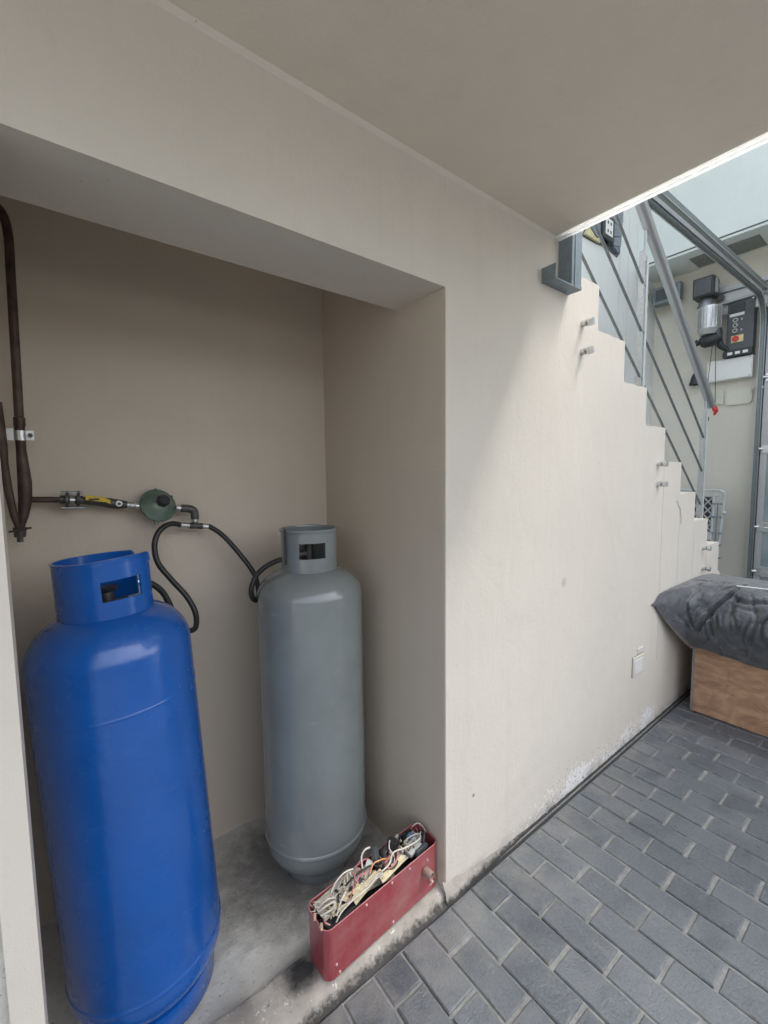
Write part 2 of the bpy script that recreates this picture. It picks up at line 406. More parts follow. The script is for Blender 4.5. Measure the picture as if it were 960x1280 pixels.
# ------------------------------------------------------------------ recess floor, curb
bm = bmesh.new(); nx, ny = 60, 44
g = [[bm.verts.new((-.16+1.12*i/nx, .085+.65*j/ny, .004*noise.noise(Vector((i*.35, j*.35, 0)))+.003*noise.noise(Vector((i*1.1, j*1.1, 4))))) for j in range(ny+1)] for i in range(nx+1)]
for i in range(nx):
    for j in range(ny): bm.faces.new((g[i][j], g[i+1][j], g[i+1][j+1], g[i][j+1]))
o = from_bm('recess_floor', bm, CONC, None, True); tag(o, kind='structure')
def strip(name, x0, x1, prof, mat, amp, step=.012):
    """long cement strip, cross-section prof(y,z), roughened edge"""
    bm = bmesh.new(); n = int((x1-x0)/step); rows = []
    for i in range(n+1):
        x = x0+(x1-x0)*i/n; row = []
        for j, (y, z) in enumerate(prof(x)):
            a = amp if 0 < j < len(prof(x))-1 else amp*.4
            row.append(bm.verts.new((x, y+a*noise.noise(Vector((x*22, j*3.1, 1)))+a*.5*noise.noise(Vector((x*70, j*3.1, 7))), z+a*.7*noise.noise(Vector((x*22, j*3.1, 5))))))
        rows.append(row)
    for a, b in zip(rows, rows[1:]):
        for k in range(len(a)-1): bm.faces.new((a[k], b[k], b[k+1], a[k+1]))
    bmesh.ops.recalc_face_normals(bm, faces=bm.faces)
    return from_bm(name, bm, mat, None, True, 40)
curb = strip('curb', -.16, 1.0, lambda x: [(-.022, -.008), (-.017, .003), (-.005, .010), (.003, .026), (.018, .036), (.05, .041), (.104, .042), (.109, .038), (.111, -.008)], CURB, .006)
tag(curb, kind='structure')
SK = lambda x: min(1, max(0, (x-.98)/.42))**.7
sk = strip('skirting_mortar', .925, 4.7, lambda x: [(-.021+.017*SK(x), -.008), (-.017+.014*SK(x), .010-.006*SK(x)), (-.009+.0075*SK(x), .034-.029*SK(x)), (.004, .066-.058*SK(x))], CURB, .005)
tag(sk, kind='structure')
gap = box('gutter_gap', (-.5, -.0225, -.0060), (4.7, -.012, -.0042), BLACK); tag(gap, kind='structure')
# ------------------------------------------------------------------ ceiling slab
ceil = box('ceiling', (-4, -1.2, ZC), (1.5, YB+.1, ZC+.16), P_CEIL); tag(ceil, kind='structure')
bead = strip('ceiling_bead', -.6, 1.498, lambda x: [(-.007, ZC+.001), (-.0055, ZC-.003), (-.002, ZC-.009), (.001, ZC-.013)], P_WALL, .0016, .02); bead.parent = ceil
tr = empty('ceiling_drip_trim', (1.5, -1, ZC), 'thin white flaky trim strip along the open edge of the ceiling', 'trim')
for k in range(2):
    box('trim_strip', (.0+.016*k+.001*k, -1.0, -.004-.004*k), (.0155+.016*k, 1-.002, .012), TRIM, tr)
# ------------------------------------------------------------------ stair side wall with the lintel
sw = empty('stair_side_wall', (0, 0, 0), 'cream plastered wall stepped along the staircase, with peeling paint at its foot', 'wall')
bm = bmesh.new(); vc = {}
def VV(x, y, z):
    k = (round(x, 5), y, round(z, 5))
    if k not in vc: vc[k] = bm.verts.new(k)
    return vc[k]
for i in range(-3, 8):
    xa = max(XR+.0025, NX+TR*(i-1)); xb = NX+TR*i; zt = NZ-RS*i
    if xb <= XR+.01: continue
    n = 10; zl = zt if i > -3 and xa > XR+.01 else zt
    tops = [(xa+(xb-xa)*k/n, zt+(random.uniform(-.0035, .001) if 0 < k < n and zt < 2.3 else 0)) for k in range(n+1)]
    side = [(xb+random.uniform(-.0028, -.0002), zt-RS*k/6) for k in range(1, 6)] if i < 7 else []
    zr = zt-RS if i < 7 else -.01
    lp = [(xa, -.01)]+tops+side+([(xb, zr)] if i < 7 else [])+[(xb, -.01)]
    A_ = [VV(x, 0.0, z) for x, z in lp]; B_ = [VV(x, WT, z) for x, z in lp]
    # front and back as a fan of quads and triangles that never crosses the stepped edge
    m0 = 1+n
    for L_, fl in ((A_, 0), (B_, 1)):
        cbl, cbr = L_[0], L_[-1]
        right = L_[m0:-1]                       # from the nosing corner downwards
        # lower block
        f = [cbl]+L_[1:m0]+right+[cbr]
        tri = []
        c0 = VV((xa+xb)/2, 0.0 if not fl else WT, max(.2, (zt+zr)/2-.3))
        for k in range(len(f)):
            a_, b_ = f[k], f[(k+1) % len(f)]
            if a_ is not b_: bm.faces.new((c0, a_, b_) if not fl else (c0, b_, a_))
    edge = [(A_[k], A_[k+1], B_[k+1], B_[k]) for k in range(1, len(A_)-(2 if i < 7 else 1))]
    for q in edge: bm.faces.new(q)
bmesh.ops.recalc_face_normals(bm, faces=bm.faces)
wp = from_bm('wall_panel', bm, P_WALL, sw)
lint = prism('lintel', [(-4, ZO), (XR+.002, ZO), (XR+.002, ZC+.3), (-4, ZC+.3)], .0, .222, P_WALL, sw)
# hairline plaster seams under the steps and a crack
for i, (zt, zb) in ((4, (1.42, .03)), (5, (1.20, .03)), (6, (1.04, .03)), (7, (.88, .03))):
    xs = NX+TR*(i-.0)+.004-TR*.0
    box('plaster_seam', (xs-.0008-TR, -.0008, .35), (xs+.0008-TR, .0, zt), simple('seam_plaster%d' % i, (.50, .48, .44), .8), sw)
ck = [(2.806, 1.237), (2.835, 1.205), (2.861, 1.188), (2.866, 1.165), (2.878, 1.145), (2.882, 1.12), (2.884, 1.097)]
bm = bmesh.new()
for (a, b), (c, d) in zip(ck, ck[1:]):
    v = [bm.verts.new(p) for p in ((a-.004, -.0012, b), (a+.004, -.0012, b), (c+.003, -.0012, d), (c-.003, -.0012, d))]; bm.faces.new(v)
from_bm('wall_crack', bm, simple('crack_dark', (.16, .15, .13), .9), sw)
# recess inner walls
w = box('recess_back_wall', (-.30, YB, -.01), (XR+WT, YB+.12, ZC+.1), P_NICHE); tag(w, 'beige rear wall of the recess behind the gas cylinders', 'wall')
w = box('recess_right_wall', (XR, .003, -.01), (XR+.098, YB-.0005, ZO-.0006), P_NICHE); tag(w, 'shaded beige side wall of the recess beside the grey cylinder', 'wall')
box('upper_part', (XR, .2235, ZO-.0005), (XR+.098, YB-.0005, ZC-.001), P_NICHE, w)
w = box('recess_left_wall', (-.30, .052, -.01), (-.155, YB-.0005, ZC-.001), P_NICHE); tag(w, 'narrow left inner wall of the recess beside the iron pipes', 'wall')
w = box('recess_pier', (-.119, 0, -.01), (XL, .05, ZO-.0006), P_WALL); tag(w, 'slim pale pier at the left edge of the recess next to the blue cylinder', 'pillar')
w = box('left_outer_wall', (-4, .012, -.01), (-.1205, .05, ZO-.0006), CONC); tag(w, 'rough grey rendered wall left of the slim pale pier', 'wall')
# ------------------------------------------------------------------ staircase
st = empty('staircase', (NX, .1, 0), 'concrete staircase rising to the left behind the stepped wall', 'staircase')
for i in range(-3, 12):
    xn = NX+TR*i-NX; zn = NZ-RS*i
    z0 = max(-.01, zn-RS*2-.1) if i < 11 else -.01
    box('step', (xn-TR, .0005 if i < 8 else .5, z0), (xn-.0005, 1.075, zn-.003), P_PALE, st)
# pale wall on the far side of the staircase
fw = empty('stair_far_wall', (0, 1.18, 0), 'pale grey-green wall behind the stair railing', 'wall')
xe = [1.0, 4.62, 4.81, 5.5]
for a, b in zip(xe, xe[1:]): box('wall_panel', (a+.004, 0, -.01), (b-.004, .1, 6.0), P_PALE, fw)
box('wall_backing', (1.0, .101, -.01), (5.5, .14, 6.0), DKGREY, fw)
# triangular opening of stonework
stones = [
 [(3.95,3.64),(4.00,3.72),(4.12,3.80),(4.16,3.66),(4.10,3.58)],
 [(4.17,3.66),(4.13,3.80),(4.24,3.86),(4.33,3.84),(4.31,3.70),(4.22,3.61)],
 [(4.34,3.85),(4.36,3.99),(4.52,4.03),(4.60,4.00),(4.60,3.87),(4.46,3.82)],
 [(4.33,3.69),(4.35,3.83),(4.46,3.81),(4.59,3.86),(4.59,3.75),(4.47,3.70)],
 [(4.34,3.68),(4.46,3.69),(4.58,3.74),(4.57,3.64),(4.45,3.61),(4.36,3.62)],
 [(4.25,3.87),(4.22,3.96),(4.35,3.98),(4.33,3.86)],
 [(4.42,3.60),(4.56,3.63),(4.545,3.57),(4.50,3.57)]]
sp = empty('stone_cladding_patch', (0, 1.18, 0), 'triangular patch of blue grey stonework high on the wall behind the railing', 'stonework')
prism('backing', [(3.87,3.53),(3.95,3.66),(4.1,3.83),(4.3,4.05),(4.62,4.08),(4.61,3.6),(4.55,3.54),(4.3,3.56),(4.1,3.54)], -.006, -.0005, DKGREY, sp)
for q in stones:
    o = prism('stone', q, -.03, -.0065, STONE, sp)
prism('yellow_stone', [(3.89,3.545),(3.955,3.63),(4.09,3.572),(4.18,3.60),(4.16,3.55)], -.026, -.0065, simple('yellow_stone', (.55, .50, .30), .8, 0, .3, 20), sp)
pl = empty('framed_plate', (4.27, 1.148, 3.70), 'small white plate in a black frame on the stone patch', 'plate')
box('frame', (-.115, -.02, -.10), (.115, 0, .12), BLACK, pl, .006)
box('plate', (-.07, -.026, -.065), (.07, -.0205, .085), WHITEP, pl, .004)
for a in (-.03, .025):
    for b in (-.03, .045): box('mark', (a-.012, -.028, b-.013), (a+.012, -.0262, b+.013), DKGREY, pl)
# ------------------------------------------------------------------ railing
YR = .06
rl = empty('stair_railing', (2.44, YR, 1.84), 'steel railing with three slanted rods and round handrail beside the stairs', 'railing')
def L(p): return (p[0]-2.44, p[1]-YR, p[2]-1.84)
def rod(sl, ic, x0, x1, name='rod', rad=.0065, mat=ROD): return tube(name, [L((x0, YR, sl*x0+ic)), L((x1, YR, sl*x1+ic))], rad, mat, rl, 10)
for sl, ic in ((-.725, 4.097), (-.711, 3.830), (-.704, 3.584)):
    rod(sl, ic, 1.2, 2.425); rod(sl, ic, 2.445, 3.41)
tube('handrail', [L((1.2, YR-.01, -.742*1.2+4.43)), L((3.49, YR-.01, -.742*3.49+4.43))], .026, STEEL, rl, 20)
def post(x, zb, zt):
    box('post', L((x-.028, YR-.005, zb)), L((x-.012, YR+.02, zt-.05)), GALV, rl)
    box('post_bar', L((x+.0, YR-.008, zb)), L((x+.022, YR+.022, zt-.07)), PALEG, rl, .002)
    tube('bracket_pin', [L((x-.01, YR, zt-.10)), L((x-.01, YR, zt+.06))], .008, STEEL, rl, 10)
post(2.43, 1.70, 2.56); post(3.43, .98, 1.86)
for x, z in ((1.715, 1.996), (1.714, 1.886), (2.520, 1.443), (2.525, 1.338), (3.288, .911), (3.297, .777)):
    b = tube('anchor_bolt', [L((x, -.0, z)), L((x, -.018, z))], .013, ZINC, rl, 16)
    tube('bolt_neck', [L((x, -.018, z)), L((x, -.026, z))], .008, STAIN, b, 12).parent = rl
    tube('bolt_head', [L((x, -.026, z)), L((x, -.044, z))], .0145, ZINC, rl, 16)
# ------------------------------------------------------------------ steel channel column with tray
cc = empty('steel_channel_column', (1.424, 0, 2.08), 'grey steel channel post standing on a short bracket under the ceiling edge', 'steel bracket')
bm = bmesh.new()
bm_box(bm, (0, -.054, 0), (.178, 0, .004)); bm_box(bm, (0, -.054, .0041), (.003, 0, .05)); bm_box(bm, (.1745, -.054, .0041), (.178, 0, .012)); from_bm('bracket_tray', bm, GREYBLUE, cc)
bm = bmesh.new()
bm_box(bm, (.107, -.0535, .0045), (.111, 0, .62)); bm_box(bm, (.1111, -.0535, .0045), (.17, -.050, .62)); bm_box(bm, (.1701, -.0535, .0045), (.174, 0, .62)); from_bm('channel_post', bm, GREYBLUE, cc)
box('post_rib', (.125, -.0565, .0045), (.130, -.0536, .62), STEEL, cc)
box('cement_lump', (.188, -.0, .098), (.235, .06, .118), P_WALL, sw, .006).location = (1.424, .001, 2.08)
# ------------------------------------------------------------------ outlet plate
pt = empty('blank_outlet_plate', (2.355, 0, .398), 'small off-white blank outlet cover low on the plastered wall', 'outlet cover')
box('cover', (-.062, -.008, -.05), (.062, -.0005, .05), P_WALL, pt, .003)
box('cover_insert', (-.052, -.0105, -.040), (.040, -.0082, .034), WHITEP, pt, .002)
box('rim', (-.066, -.0035, -.054), (.066, -.0003, .054), simple('rim_dirt', (.3, .29, .27), .8), pt)
box('upper_patch', (-.01, -.004, .058), (.058, -.0003, .085), simple('filler', (.6, .58, .54), .8), pt, .001)
# ------------------------------------------------------------------ gas cylinders
def shell(name, R, th, z0, ztop, a0, a1, wins, mat, parent, seg=96, lip=.006):
    """collar ring between angles a0..a1 (deg) with rectangular windows; ztop(a) is the rim height"""
    bm = bmesh.new(); zs = [0, .12, .25, .36, .42, .50, .58, .64, .72, .80, .88, .95, 1.0]; V = {}
    full_ring = abs(a1-a0) >= 360
    n = seg
    zk = sorted(set([round(t, 3) for t in zs]+[t for w in wins for t in (w[2], w[3])]))
    ang = sorted(set([a0+(a1-a0)*i/n for i in range(n+1)]+[t for w in wins for t in (w[0], w[1])]))
    for s, r in ((0, R), (1, R-th)):
        for i, a in enumerate(ang):
            for j, t in enumerate(zk):
                rr = r+(lip if t > .97 and s == 0 else 0)
                z = z0+(ztop(a)-z0)*t
                V[s, i, j] = bm.verts.new((rr*math.cos(math.radians(a)), rr*math.sin(math.radians(a)), z))
    def hole(i, j):
        am = (ang[i]+ang[i+1])/2; tm = (zk[j]+zk[j+1])/2
        return any(w[0] < am < w[1] and w[2] < tm < w[3] for w in wins)
    for i in range(len(ang)-1):
        for j in range(len(zk)-1):
            if hole(i, j): continue
            bm.faces.new((V[0, i, j], V[0, i+1, j], V[0, i+1, j+1], V[0, i, j+1]))
            bm.faces.new((V[1, i, j], V[1, i, j+1], V[1, i+1, j+1], V[1, i+1, j]))
    es = [e for e in bm.edges if len(e.link_faces) == 1]
    idx = {v: k for k, v in V.items()}
    for e in es:
        (s, i, j), (s2, i2, j2) = idx[e.verts[0]], idx[e.verts[1]]
        if s == 0 and s2 == 0:
            try: bm.faces.new((V[0, i, j], V[0, i2, j2], V[1, i2, j2], V[1, i, j]))
            except ValueError: pass
    bmesh.ops.remove_doubles(bm, verts=bm.verts, dist=1e-5)
    bmesh.ops.recalc_face_normals(bm, faces=bm.faces)
    return from_bm(name, bm, mat, parent, True, 45)
def body_profile(R, zb, zs, hb, ht, rneck):
    p = []
    for i in range(13):
        a = math.pi/2*i/12; p.append((max(.0, R*math.sin(a))*1.0, zb+hb*(1-math.cos(a))))
    p += [(R, zb+hb+(zs-zb-hb)*t) for t in (.02, .25, .5, .75, .98)]
    for i in range(1, 15):
        a = math.pi/2*i/14; p.append((R*max(0, math.cos(a))**.72 if i < 14 else 0.0, zs+ht*math.sin(a)))
    return p
def cylinder_valve(parent, z, d):
    tube('valve_stem', [(0, 0, z-.03), (0, 0, z+.065)], .016, IRONB, parent, 14)
    tube('valve_outlet', [(0, 0, z+.03), (d[0]*.05, d[1]*.05, z+.03)], .013, IRONB, parent, 12)
    tube('outlet_nut', [(d[0]*.05, d[1]*.05, z+.03), (d[0]*.085, d[1]*.085, z+.032)], [.012, .010], ZINC, parent, 6)
    lathe('hand_wheel', [(.001, 0), (.024, .002), (.026, .008), (.022, .014), (.001, .016)], BLACK, parent, 20, mtx=Matrix.Translation((0, 0, z+.066)))
# grey
gc = empty('grey_gas_cylinder', (.683, .412, 0.0), 'tall grey painted gas cylinder standing near the rear right of the recess', 'gas cylinder')
lathe('body', body_profile(.18, .004, .99, .128, .098, .05), GREYP, gc, 96)
lathe('weld_seam', [(.1795, .142), (.1835, .146), (.1840, .151), (.1830, .156), (.1795, .160)], GREYP, gc, 96)
lathe('foot_ring', [(.112, .004), (.116, .0), (.120, .004), (.120, .040), (.112, .040)], GREYP, gc, 72, closed=True)
vd = math.degrees(math.atan2(-.915-.412, -.683))   # towards the viewer side of the alcove
shell('collar', .096, .004, 1.065, lambda a: 1.217, vd-180, vd+180-.01, [(vd-20, vd+34, .40, .74)], GREYP, gc, lip=.003)
lathe('collar_rim', [(.091, 1.214), (.093, 1.220), (.098, 1.221), (.101, 1.216), (.099, 1.211), (.092, 1.211)], GREYP, gc, 72, closed=True)
cylinder_valve(gc, 1.10, (-.8, .2))
# blue (leans slightly)
bc = empty('blue_gas_cylinder', (.132, .325, 0.0), 'tall glossy blue gas cylinder leaning at the left of the recess', 'gas cylinder')
bc.rotation_euler = (math.radians(-2.2), math.radians(-2.5), 0)
lathe('body', body_profile(.182, .030, .955, .10, .122, .05), BLUE, bc, 96)
lathe('weld_seam', [(.1815, .150), (.1838, .154), (.1840, .159), (.1815, .163)], BLUE, bc, 96)
lathe('upper_seam', [(.1815, .845), (.1830, .848), (.1830, .852), (.1815, .855)], BLUE, bc, 96)
lathe('foot_ring', [(.143, .004), (.149, .0), (.153, .004), (.153, .065), (.143, .065)], BLUE, bc, 72, closed=True)
vb = -96.0
def rim_blue(a):
    e = min(abs(a-(vb-222)), abs(a-(vb+70)))
    c = .022*(1-math.sqrt(max(0, 1-(1-min(1, e/9))**2)))
    return rim_h(a)-c
def rim_h(a):
    t = (a-vb+540) % 360-180
    if -25 < t < 90: return 1.200+.006*min(1, (t+25)/50)
    return 1.200
shell('collar', .107, .005, 1.062, rim_blue, vb-222, vb+70, [(vb-3, vb+46, .30, .64)], BLUE, bc, seg=120, lip=.003)
cylinder_valve(bc, 1.045, (.9, .3))
# ------------------------------------------------------------------ pipework on the rear wall
ip = empty('iron_pipe_pair', (-.08, .64, 1.26), 'pair of dark iron pipes with a silver clamp in the left corner', 'pipe')
def LI(p): return (p[0]+.08, p[1]-.64, p[2]-1.26)
pa = spline([(-.22, .66, 2.13), (-.13, .65, 2.135), (-.082, .642, 2.115), (-.066, .64, 2.06), (-.0665, .64, 1.95), (-.069, .64, 1.80), (-.073, .64, 1.57)], 6)
tube('long_pipe', [LI(p) for p in pa], .0108, IRON, ip, 16)
tube('pipe_socket', [LI((-.0735, .64, 1.545)), LI((-.073, .64, 1.568))], .0132, IRON, ip, 16)
tube('lower_pipe', [LI(p) for p in ((-.074, .64, 1.545), (-.0745, .64, 1.48), (-.073, .637, 1.43), (-.072, .635, 1.39), (-.074, .633, 1.34), (-.081, .63, 1.295), (-.088, .63, 1.265))], [.0115, .0115, .014, .0160, .0155, .012, .008], IRON, ip, 16)
tube('slanted_pipe', [LI(p) for p in ((-.118, .60, 1.60), (-.116, .60, 1.54), (-.112, .60, 1.49), (-.110, .602, 1.44), (-.106, .605, 1.37), (-.099, .61, 1.30), (-.092, .618, 1.262))], [.015, .0155, .013, .0095, .0095, .0085, .0065], IRON, ip, 16)
tube('union_nut', [LI((-.0895, .62, 1.266)), LI((-.0905, .62, 1.240))], [.017, .014], IRONB, ip, 6)
tube('end_plug', [LI((-.0905, .62, 1.240)), LI((-.091, .62, 1.226))], .008, IRONB, ip, 6)
tube('cross_pin', [LI((-.112, .602, 1.257)), LI((-.064, .602, 1.265))], .003, IRON, ip, 8)
bm = bmesh.new(); bm_tube(bm, [LI((-.0735, .64, 1.505)), LI((-.073, .64, 1.532))], .0145, 20)
bm_box(bm, (LI((-.110, 0, 0))[0], -.034, 1.503-1.26), (LI((-.086, 0, 0))[0], -.020, 1.534-1.26))
bm_box(bm, (LI((-.062, 0, 0))[0], -.012, 1.506-1.26), (LI((-.044, 0, 0))[0], -.006, 1.532-1.26)); from_bm('pipe_clamp', bm, ZINC, ip, True, 40)
tube('clamp_screw', [LI((-.052, .628, 1.519)), LI((-.052, .618, 1.519))], .0055, IRONB, ip, 10)
gm = empty('gas_regulator_assembly', (.26, .68, 1.31), 'gas pipe with yellow lever valve and round green regulator on the rear wall', 'gas regulator')
def LG(p): return (p[0]-.26, p[1]-.68, p[2]-1.31)
tube('supply_pipe', [LG((-.080, .66, 1.341)), LG((.010, .66, 1.337))], .0085, IRON, gm, 12)
tube('union_hub', [LG((.003, .66, 1.338)), LG((.058, .66, 1.334))], .013, IRONB, gm, 8)
for x in (.016, .043):
    tube('union_flange', [LG((x, .66, 1.337)), LG((x+.007, .66, 1.3365))], .026, IRONB, gm, 18)
for dz in (-.022, .022):
    tube('union_bolt', [LG((.005, .650, 1.336+dz)), LG((.059, .650, 1.334+dz))], .0045, STAIN, gm, 6)
tube('bright_nut', [LG((.026, .645, 1.336)), LG((.038, .645, 1.335))], .011, ZINC, gm, 8)
tube('valve_body', [LG(p) for p in ((.058, .66, 1.333), (.075, .66, 1.331), (.100, .66, 1.327), (.125, .66, 1.322), (.150, .66, 1.317), (.172, .66, 1.314))], [.011, .014, .013, .016, .015, .011], IRONB, gm, 14)
bm = bmesh.new(); q = [LG(p) for p in ((.064, .636, 1.342), (.110, .634, 1.334), (.126, .634, 1.326), (.160, .640, 1.317))]
for a, b, h in ((q[0], q[1], .0075), (q[1], q[2], .006)):
    v = [bm.verts.new((x, y+dy, z+dz)) for (x, y, z) in (a, b) for dy in (0, .004) for dz in (-h, h)]
    bmesh.ops.convex_hull(bm, input=v)
from_bm('yellow_lever', bm, YELLOW, gm)
box('lever_slot', (LG((.072, 0, 0))[0], -.0475, .0235), (LG((.098, 0, 0))[0], -.0462, .0285), BLACK, gm, mtx=None)
tube('lever_hub', [LG((.148, .650, 1.320)), LG((.148, .630, 1.320))], .009, ZINC, gm, 12)
tube('hub_nut', [LG((.148, .630, 1.320)), LG((.148, .624, 1.320))], .005, IRONB, gm, 6)
tube('nipple', [LG((.170, .66, 1.314)), LG((.205, .66, 1.308))], .009, ZINC, gm, 12)
for x in (.178, .190): tube('thread_ring', [LG((x, .66, 1.3125)), LG((x+.006, .66, 1.312))], .0115, GALV, gm, 12)
ax = axis_mtx(LG((.262, .672, 1.306)), (.22, -.92, .40))
lathe('regulator_body', [(.001, -.012), (.040, -.010), (.053, -.004), (.057, .0), (.057, .006), (.053, .009), (.045, .013), (.036, .022), (.024, .032), (.001, .034)], GREEN, gm, 40, mtx=ax)
lathe('regulator_cap', [(.001, .058), (.017, .058), (.020, .054), (.0205, .040)], BLACK, gm, 8, mtx=ax, angle=30)
lathe('cap_base', [(.018, .030), (.0195, .041), (.001, .041)], GALV, gm, 20, mtx=ax)
for k in range(6):
    a = math.radians(60*k+30); p = ax @ Vector((.0535*math.cos(a), .0535*math.sin(a), .008)); p2 = ax @ Vector((.0535*math.cos(a), .0535*math.sin(a), .013))
    tube('body_screw', [p, p2], .0045, GREEN, gm, 6)
tube('vent_lug', [LG((.252, .655, 1.262)), LG((.250, .650, 1.245))], [.010, .006], GREEN, gm, 10)
tube('outlet_ring', [LG((.318, .662, 1.297)), LG((.330, .66, 1.294))], .011, ZINC, gm, 12)
tube('elbow', spline([LG((.330, .66, 1.294)), LG((.352, .66, 1.292)), LG((.370, .66, 1.284)), LG((.373, .66, 1.266)), LG((.373, .66, 1.254))], 4), .0135, IRONB, gm, 14)
tube('elbow_ring', [LG((.373, .66, 1.256)), LG((.373, .66, 1.246))], .0125, ZINC, gm, 12)
tube('tee_stem', [LG((.373, .66, 1.246)), LG((.373, .655, 1.228))], .009, IRONB, gm, 10)
tube('tee', [LG((.352, .655, 1.2335)), LG((.396, .655, 1.228))], .0105, IRONB, gm, 8)
# hoses
def hose(label, pts, rad, f0, f1):
    o = empty('gas_hose', pts[0], label, 'hose', 'rubber hoses of the gas pipework')
    P = [Vector(p)-Vector(pts[0]) for p in pts]
    tube('rubber_hose', P, rad, RUBBER, o, 12, 7)
    for (a, b) in (f0, f1):
        if a is not None: tube('ferrule', [Vector(a)-Vector(pts[0]), Vector(b)-Vector(pts[0])], rad*1.18, ZINC, o, 12)
    return o
hose('black rubber hose curling down from the regulator towards the blue cylinder',
     [(.352, .655, 1.2335), (.333, .65, 1.236), (.292, .635, 1.246), (.255, .62, 1.228), (.236, .61, 1.186), (.241, .60, 1.127), (.275, .59, 1.069), (.317, .575, 1.006), (.336, .555, .952), (.325, .52, .915), (.290, .49, .925), (.262, .48, .965), (.245, .47, 1.02), (.225, .465, 1.065), (.195, .455, 1.095), (.155, .45, 1.108)], .0088,
     ((.350, .653, 1.234), (.322, .647, 1.239)), ((.185, .452, 1.10), (.16, .45, 1.107)))
hose('black rubber hose arching from the regulator tee to the grey cylinder',
     [(.396, .655, 1.228), (.420, .65, 1.224), (.462, .63, 1.186), (.512, .60, 1.112), (.545, .575, 1.048), (.546, .54, .990), (.528, .51, .972), (.506, .49, .985), (.500, .485, 1.022), (.522, .48, 1.07), (.565, .46, 1.104), (.625, .43, 1.125)], .0088,
     ((.397, .655, 1.228), (.415, .651, 1.226)), (None, None))
tube('hose_guard', [Vector((-.102, -.03, 1.108)), Vector((-.102, -.03, 1.228))], .004, BLACK, gc, 8)
# ------------------------------------------------------------------ red metal casing full of circuit boards
rc = empty('red_metal_casing', (.492, .003, .043), 'open red metal casing packed with loose circuit boards and wires on the curb', 'electrical casing', rz=math.radians(3.2))
Lc, Dc, Hc = .437, .104, .150
def rrect(L_, D_, r, n=6):
    out = []
    for cx, cy, a0 in ((L_-r, D_-r, 0), (r, D_-r, 90), (r, r, 180), (L_-r, r, 270)):
        for k in range(n+1):
            a = math.radians(a0+90*k/n); out.append((cx+r*math.cos(a), cy+r*math.sin(a)))
    return out
o_ = rrect(Lc, Dc, .022); i_ = [(.0018+(x-0)*(Lc-.0036)/Lc, .0018+y*(Dc-.0036)/Dc) for x, y in o_]
bm = bmesh.new()
def ring(pts, z, wob=0): return [bm.verts.new((x, y, z+wob*noise.noise(Vector((x*30, y*30, 2))))) for x, y in pts]
lv = [ring(o_, 0), ring(o_, .004), ring(o_, Hc*.5), ring(o_, Hc, .004), ring(i_, Hc, .004), ring(i_, .004)]
for v in lv[2]:
    v.co.y += .002*noise.noise(v.co*18)
for a, b in zip(lv, lv[1:]):
    for k in range(len(a)): bm.faces.new((a[k], a[(k+1) % len(a)], b[(k+1) % len(a)], b[k]))
bm.faces.new(lv[0][::-1]); bm.faces.new(lv[5])
bmesh.ops.recalc_face_normals(bm, faces=bm.faces); from_bm('casing', bm, RED, rc, True, 50)
tube('rolled_edge', [(x, y, Hc+.0006+.004*noise.noise(Vector((x*30, y*30, 2)))) for x, y in o_+o_[:1]], .0013, simple('worn_red_edge', (.55, .20, .20), .5), rc, 6)
tube('corner_hem', [(.012, .0035, .0), (.012, .0030, Hc)], .0014, RED, rc, 6)
def rv(x, z):
    tube('rivet', [(x, 0.001, z), (x, -.0035, z)], [.0042, .0028], simple('rivet', (.55, .35, .35), .4) if 'rivet' not in bpy.data.materials else bpy.data.materials['rivet'], rc, 10)
for x, z in ((.135, Hc-.013), (.232, Hc-.010), (.305, Hc-.012), (.385, Hc-.035), (.04, .008), (.235, .010), (.03, .038)): rv(x, z)
o = lathe('cable_gland', [(.0115, 0), (.0135, .002), (.0135, .030), (.0105, .030), (.0105, .0)], simple('grey_brown_tube', (.30, .22, .19), .6), rc, 20, closed=True, mtx=axis_mtx((.372, .001, .088), (.15, -1, -.12)))
tube('gland_tail', [(.378, -.018, .070), (.383, -.024, .060), (.380, -.016, .045)], .0035, BONE, rc, 8)
_before = set(bpy.data.objects)
# contents
def slab(name, c, size, rot, mat):
    m = Matrix.Translation(c) @ Matrix.Rotation(rot[2], 4, 'Z') @ Matrix.Rotation(rot[1], 4, 'Y') @ Matrix.Rotation(rot[0], 4, 'X')
    return box(name, tuple(-s/2 for s in size), tuple(s/2 for s in size), mat, rc, min(size)*.12, m)
R_ = math.radians
slab('circuit_board', (.095, .066, .147), (.160, .058, .0025), (R_(6), R_(-3), R_(4)), PCBG)
slab('board_edge', (.185, .030, .152), (.07, .014, .010), (R_(20), R_(-4), R_(6)), PCB)
slab('circuit_board', (.095, .035, .147), (.11, .022, .003), (R_(25), R_(-3), R_(-2)), PCB)
slab('circuit_board', (.155, .028, .150), (.10, .020, .003), (R_(35), R_(-6), R_(8)), PCB)
slab('circuit_board', (.375, .058, .140), (.060, .048, .004), (R_(-8), R_(-12), R_(8)), WHITEP if False else simple('grey_label', (.42, .42, .38), .6))
slab('circuit_board', (.210, .055, .120), (.12, .050, .0025), (R_(0), R_(4), R_(-8)), PCBG)
slab('pale_board', (.255, .022, .148), (.10, .018, .003), (R_(30), R_(-4), R_(4)), PCB)
slab('pale_board', (.150, .078, .150), (.11, .020, .003), (R_(-20), R_(-5), R_(-3)), PCBG)
slab('pale_board', (.315, .050, .140), (.05, .05, .003), (R_(10), R_(15), R_(14)), PCBG)
slab('dark_frame', (.035, .030, .128), (.05, .030, .012), (0, R_(8), R_(20)), BLACK)
slab('dark_frame', (.078, .016, .128), (.09, .012, .018), (0, R_(0), R_(4)), BLACK)
slab('filler_panel', (.215, .048, .088), (.40, .080, .004), (0, 0, 0), BLACK)
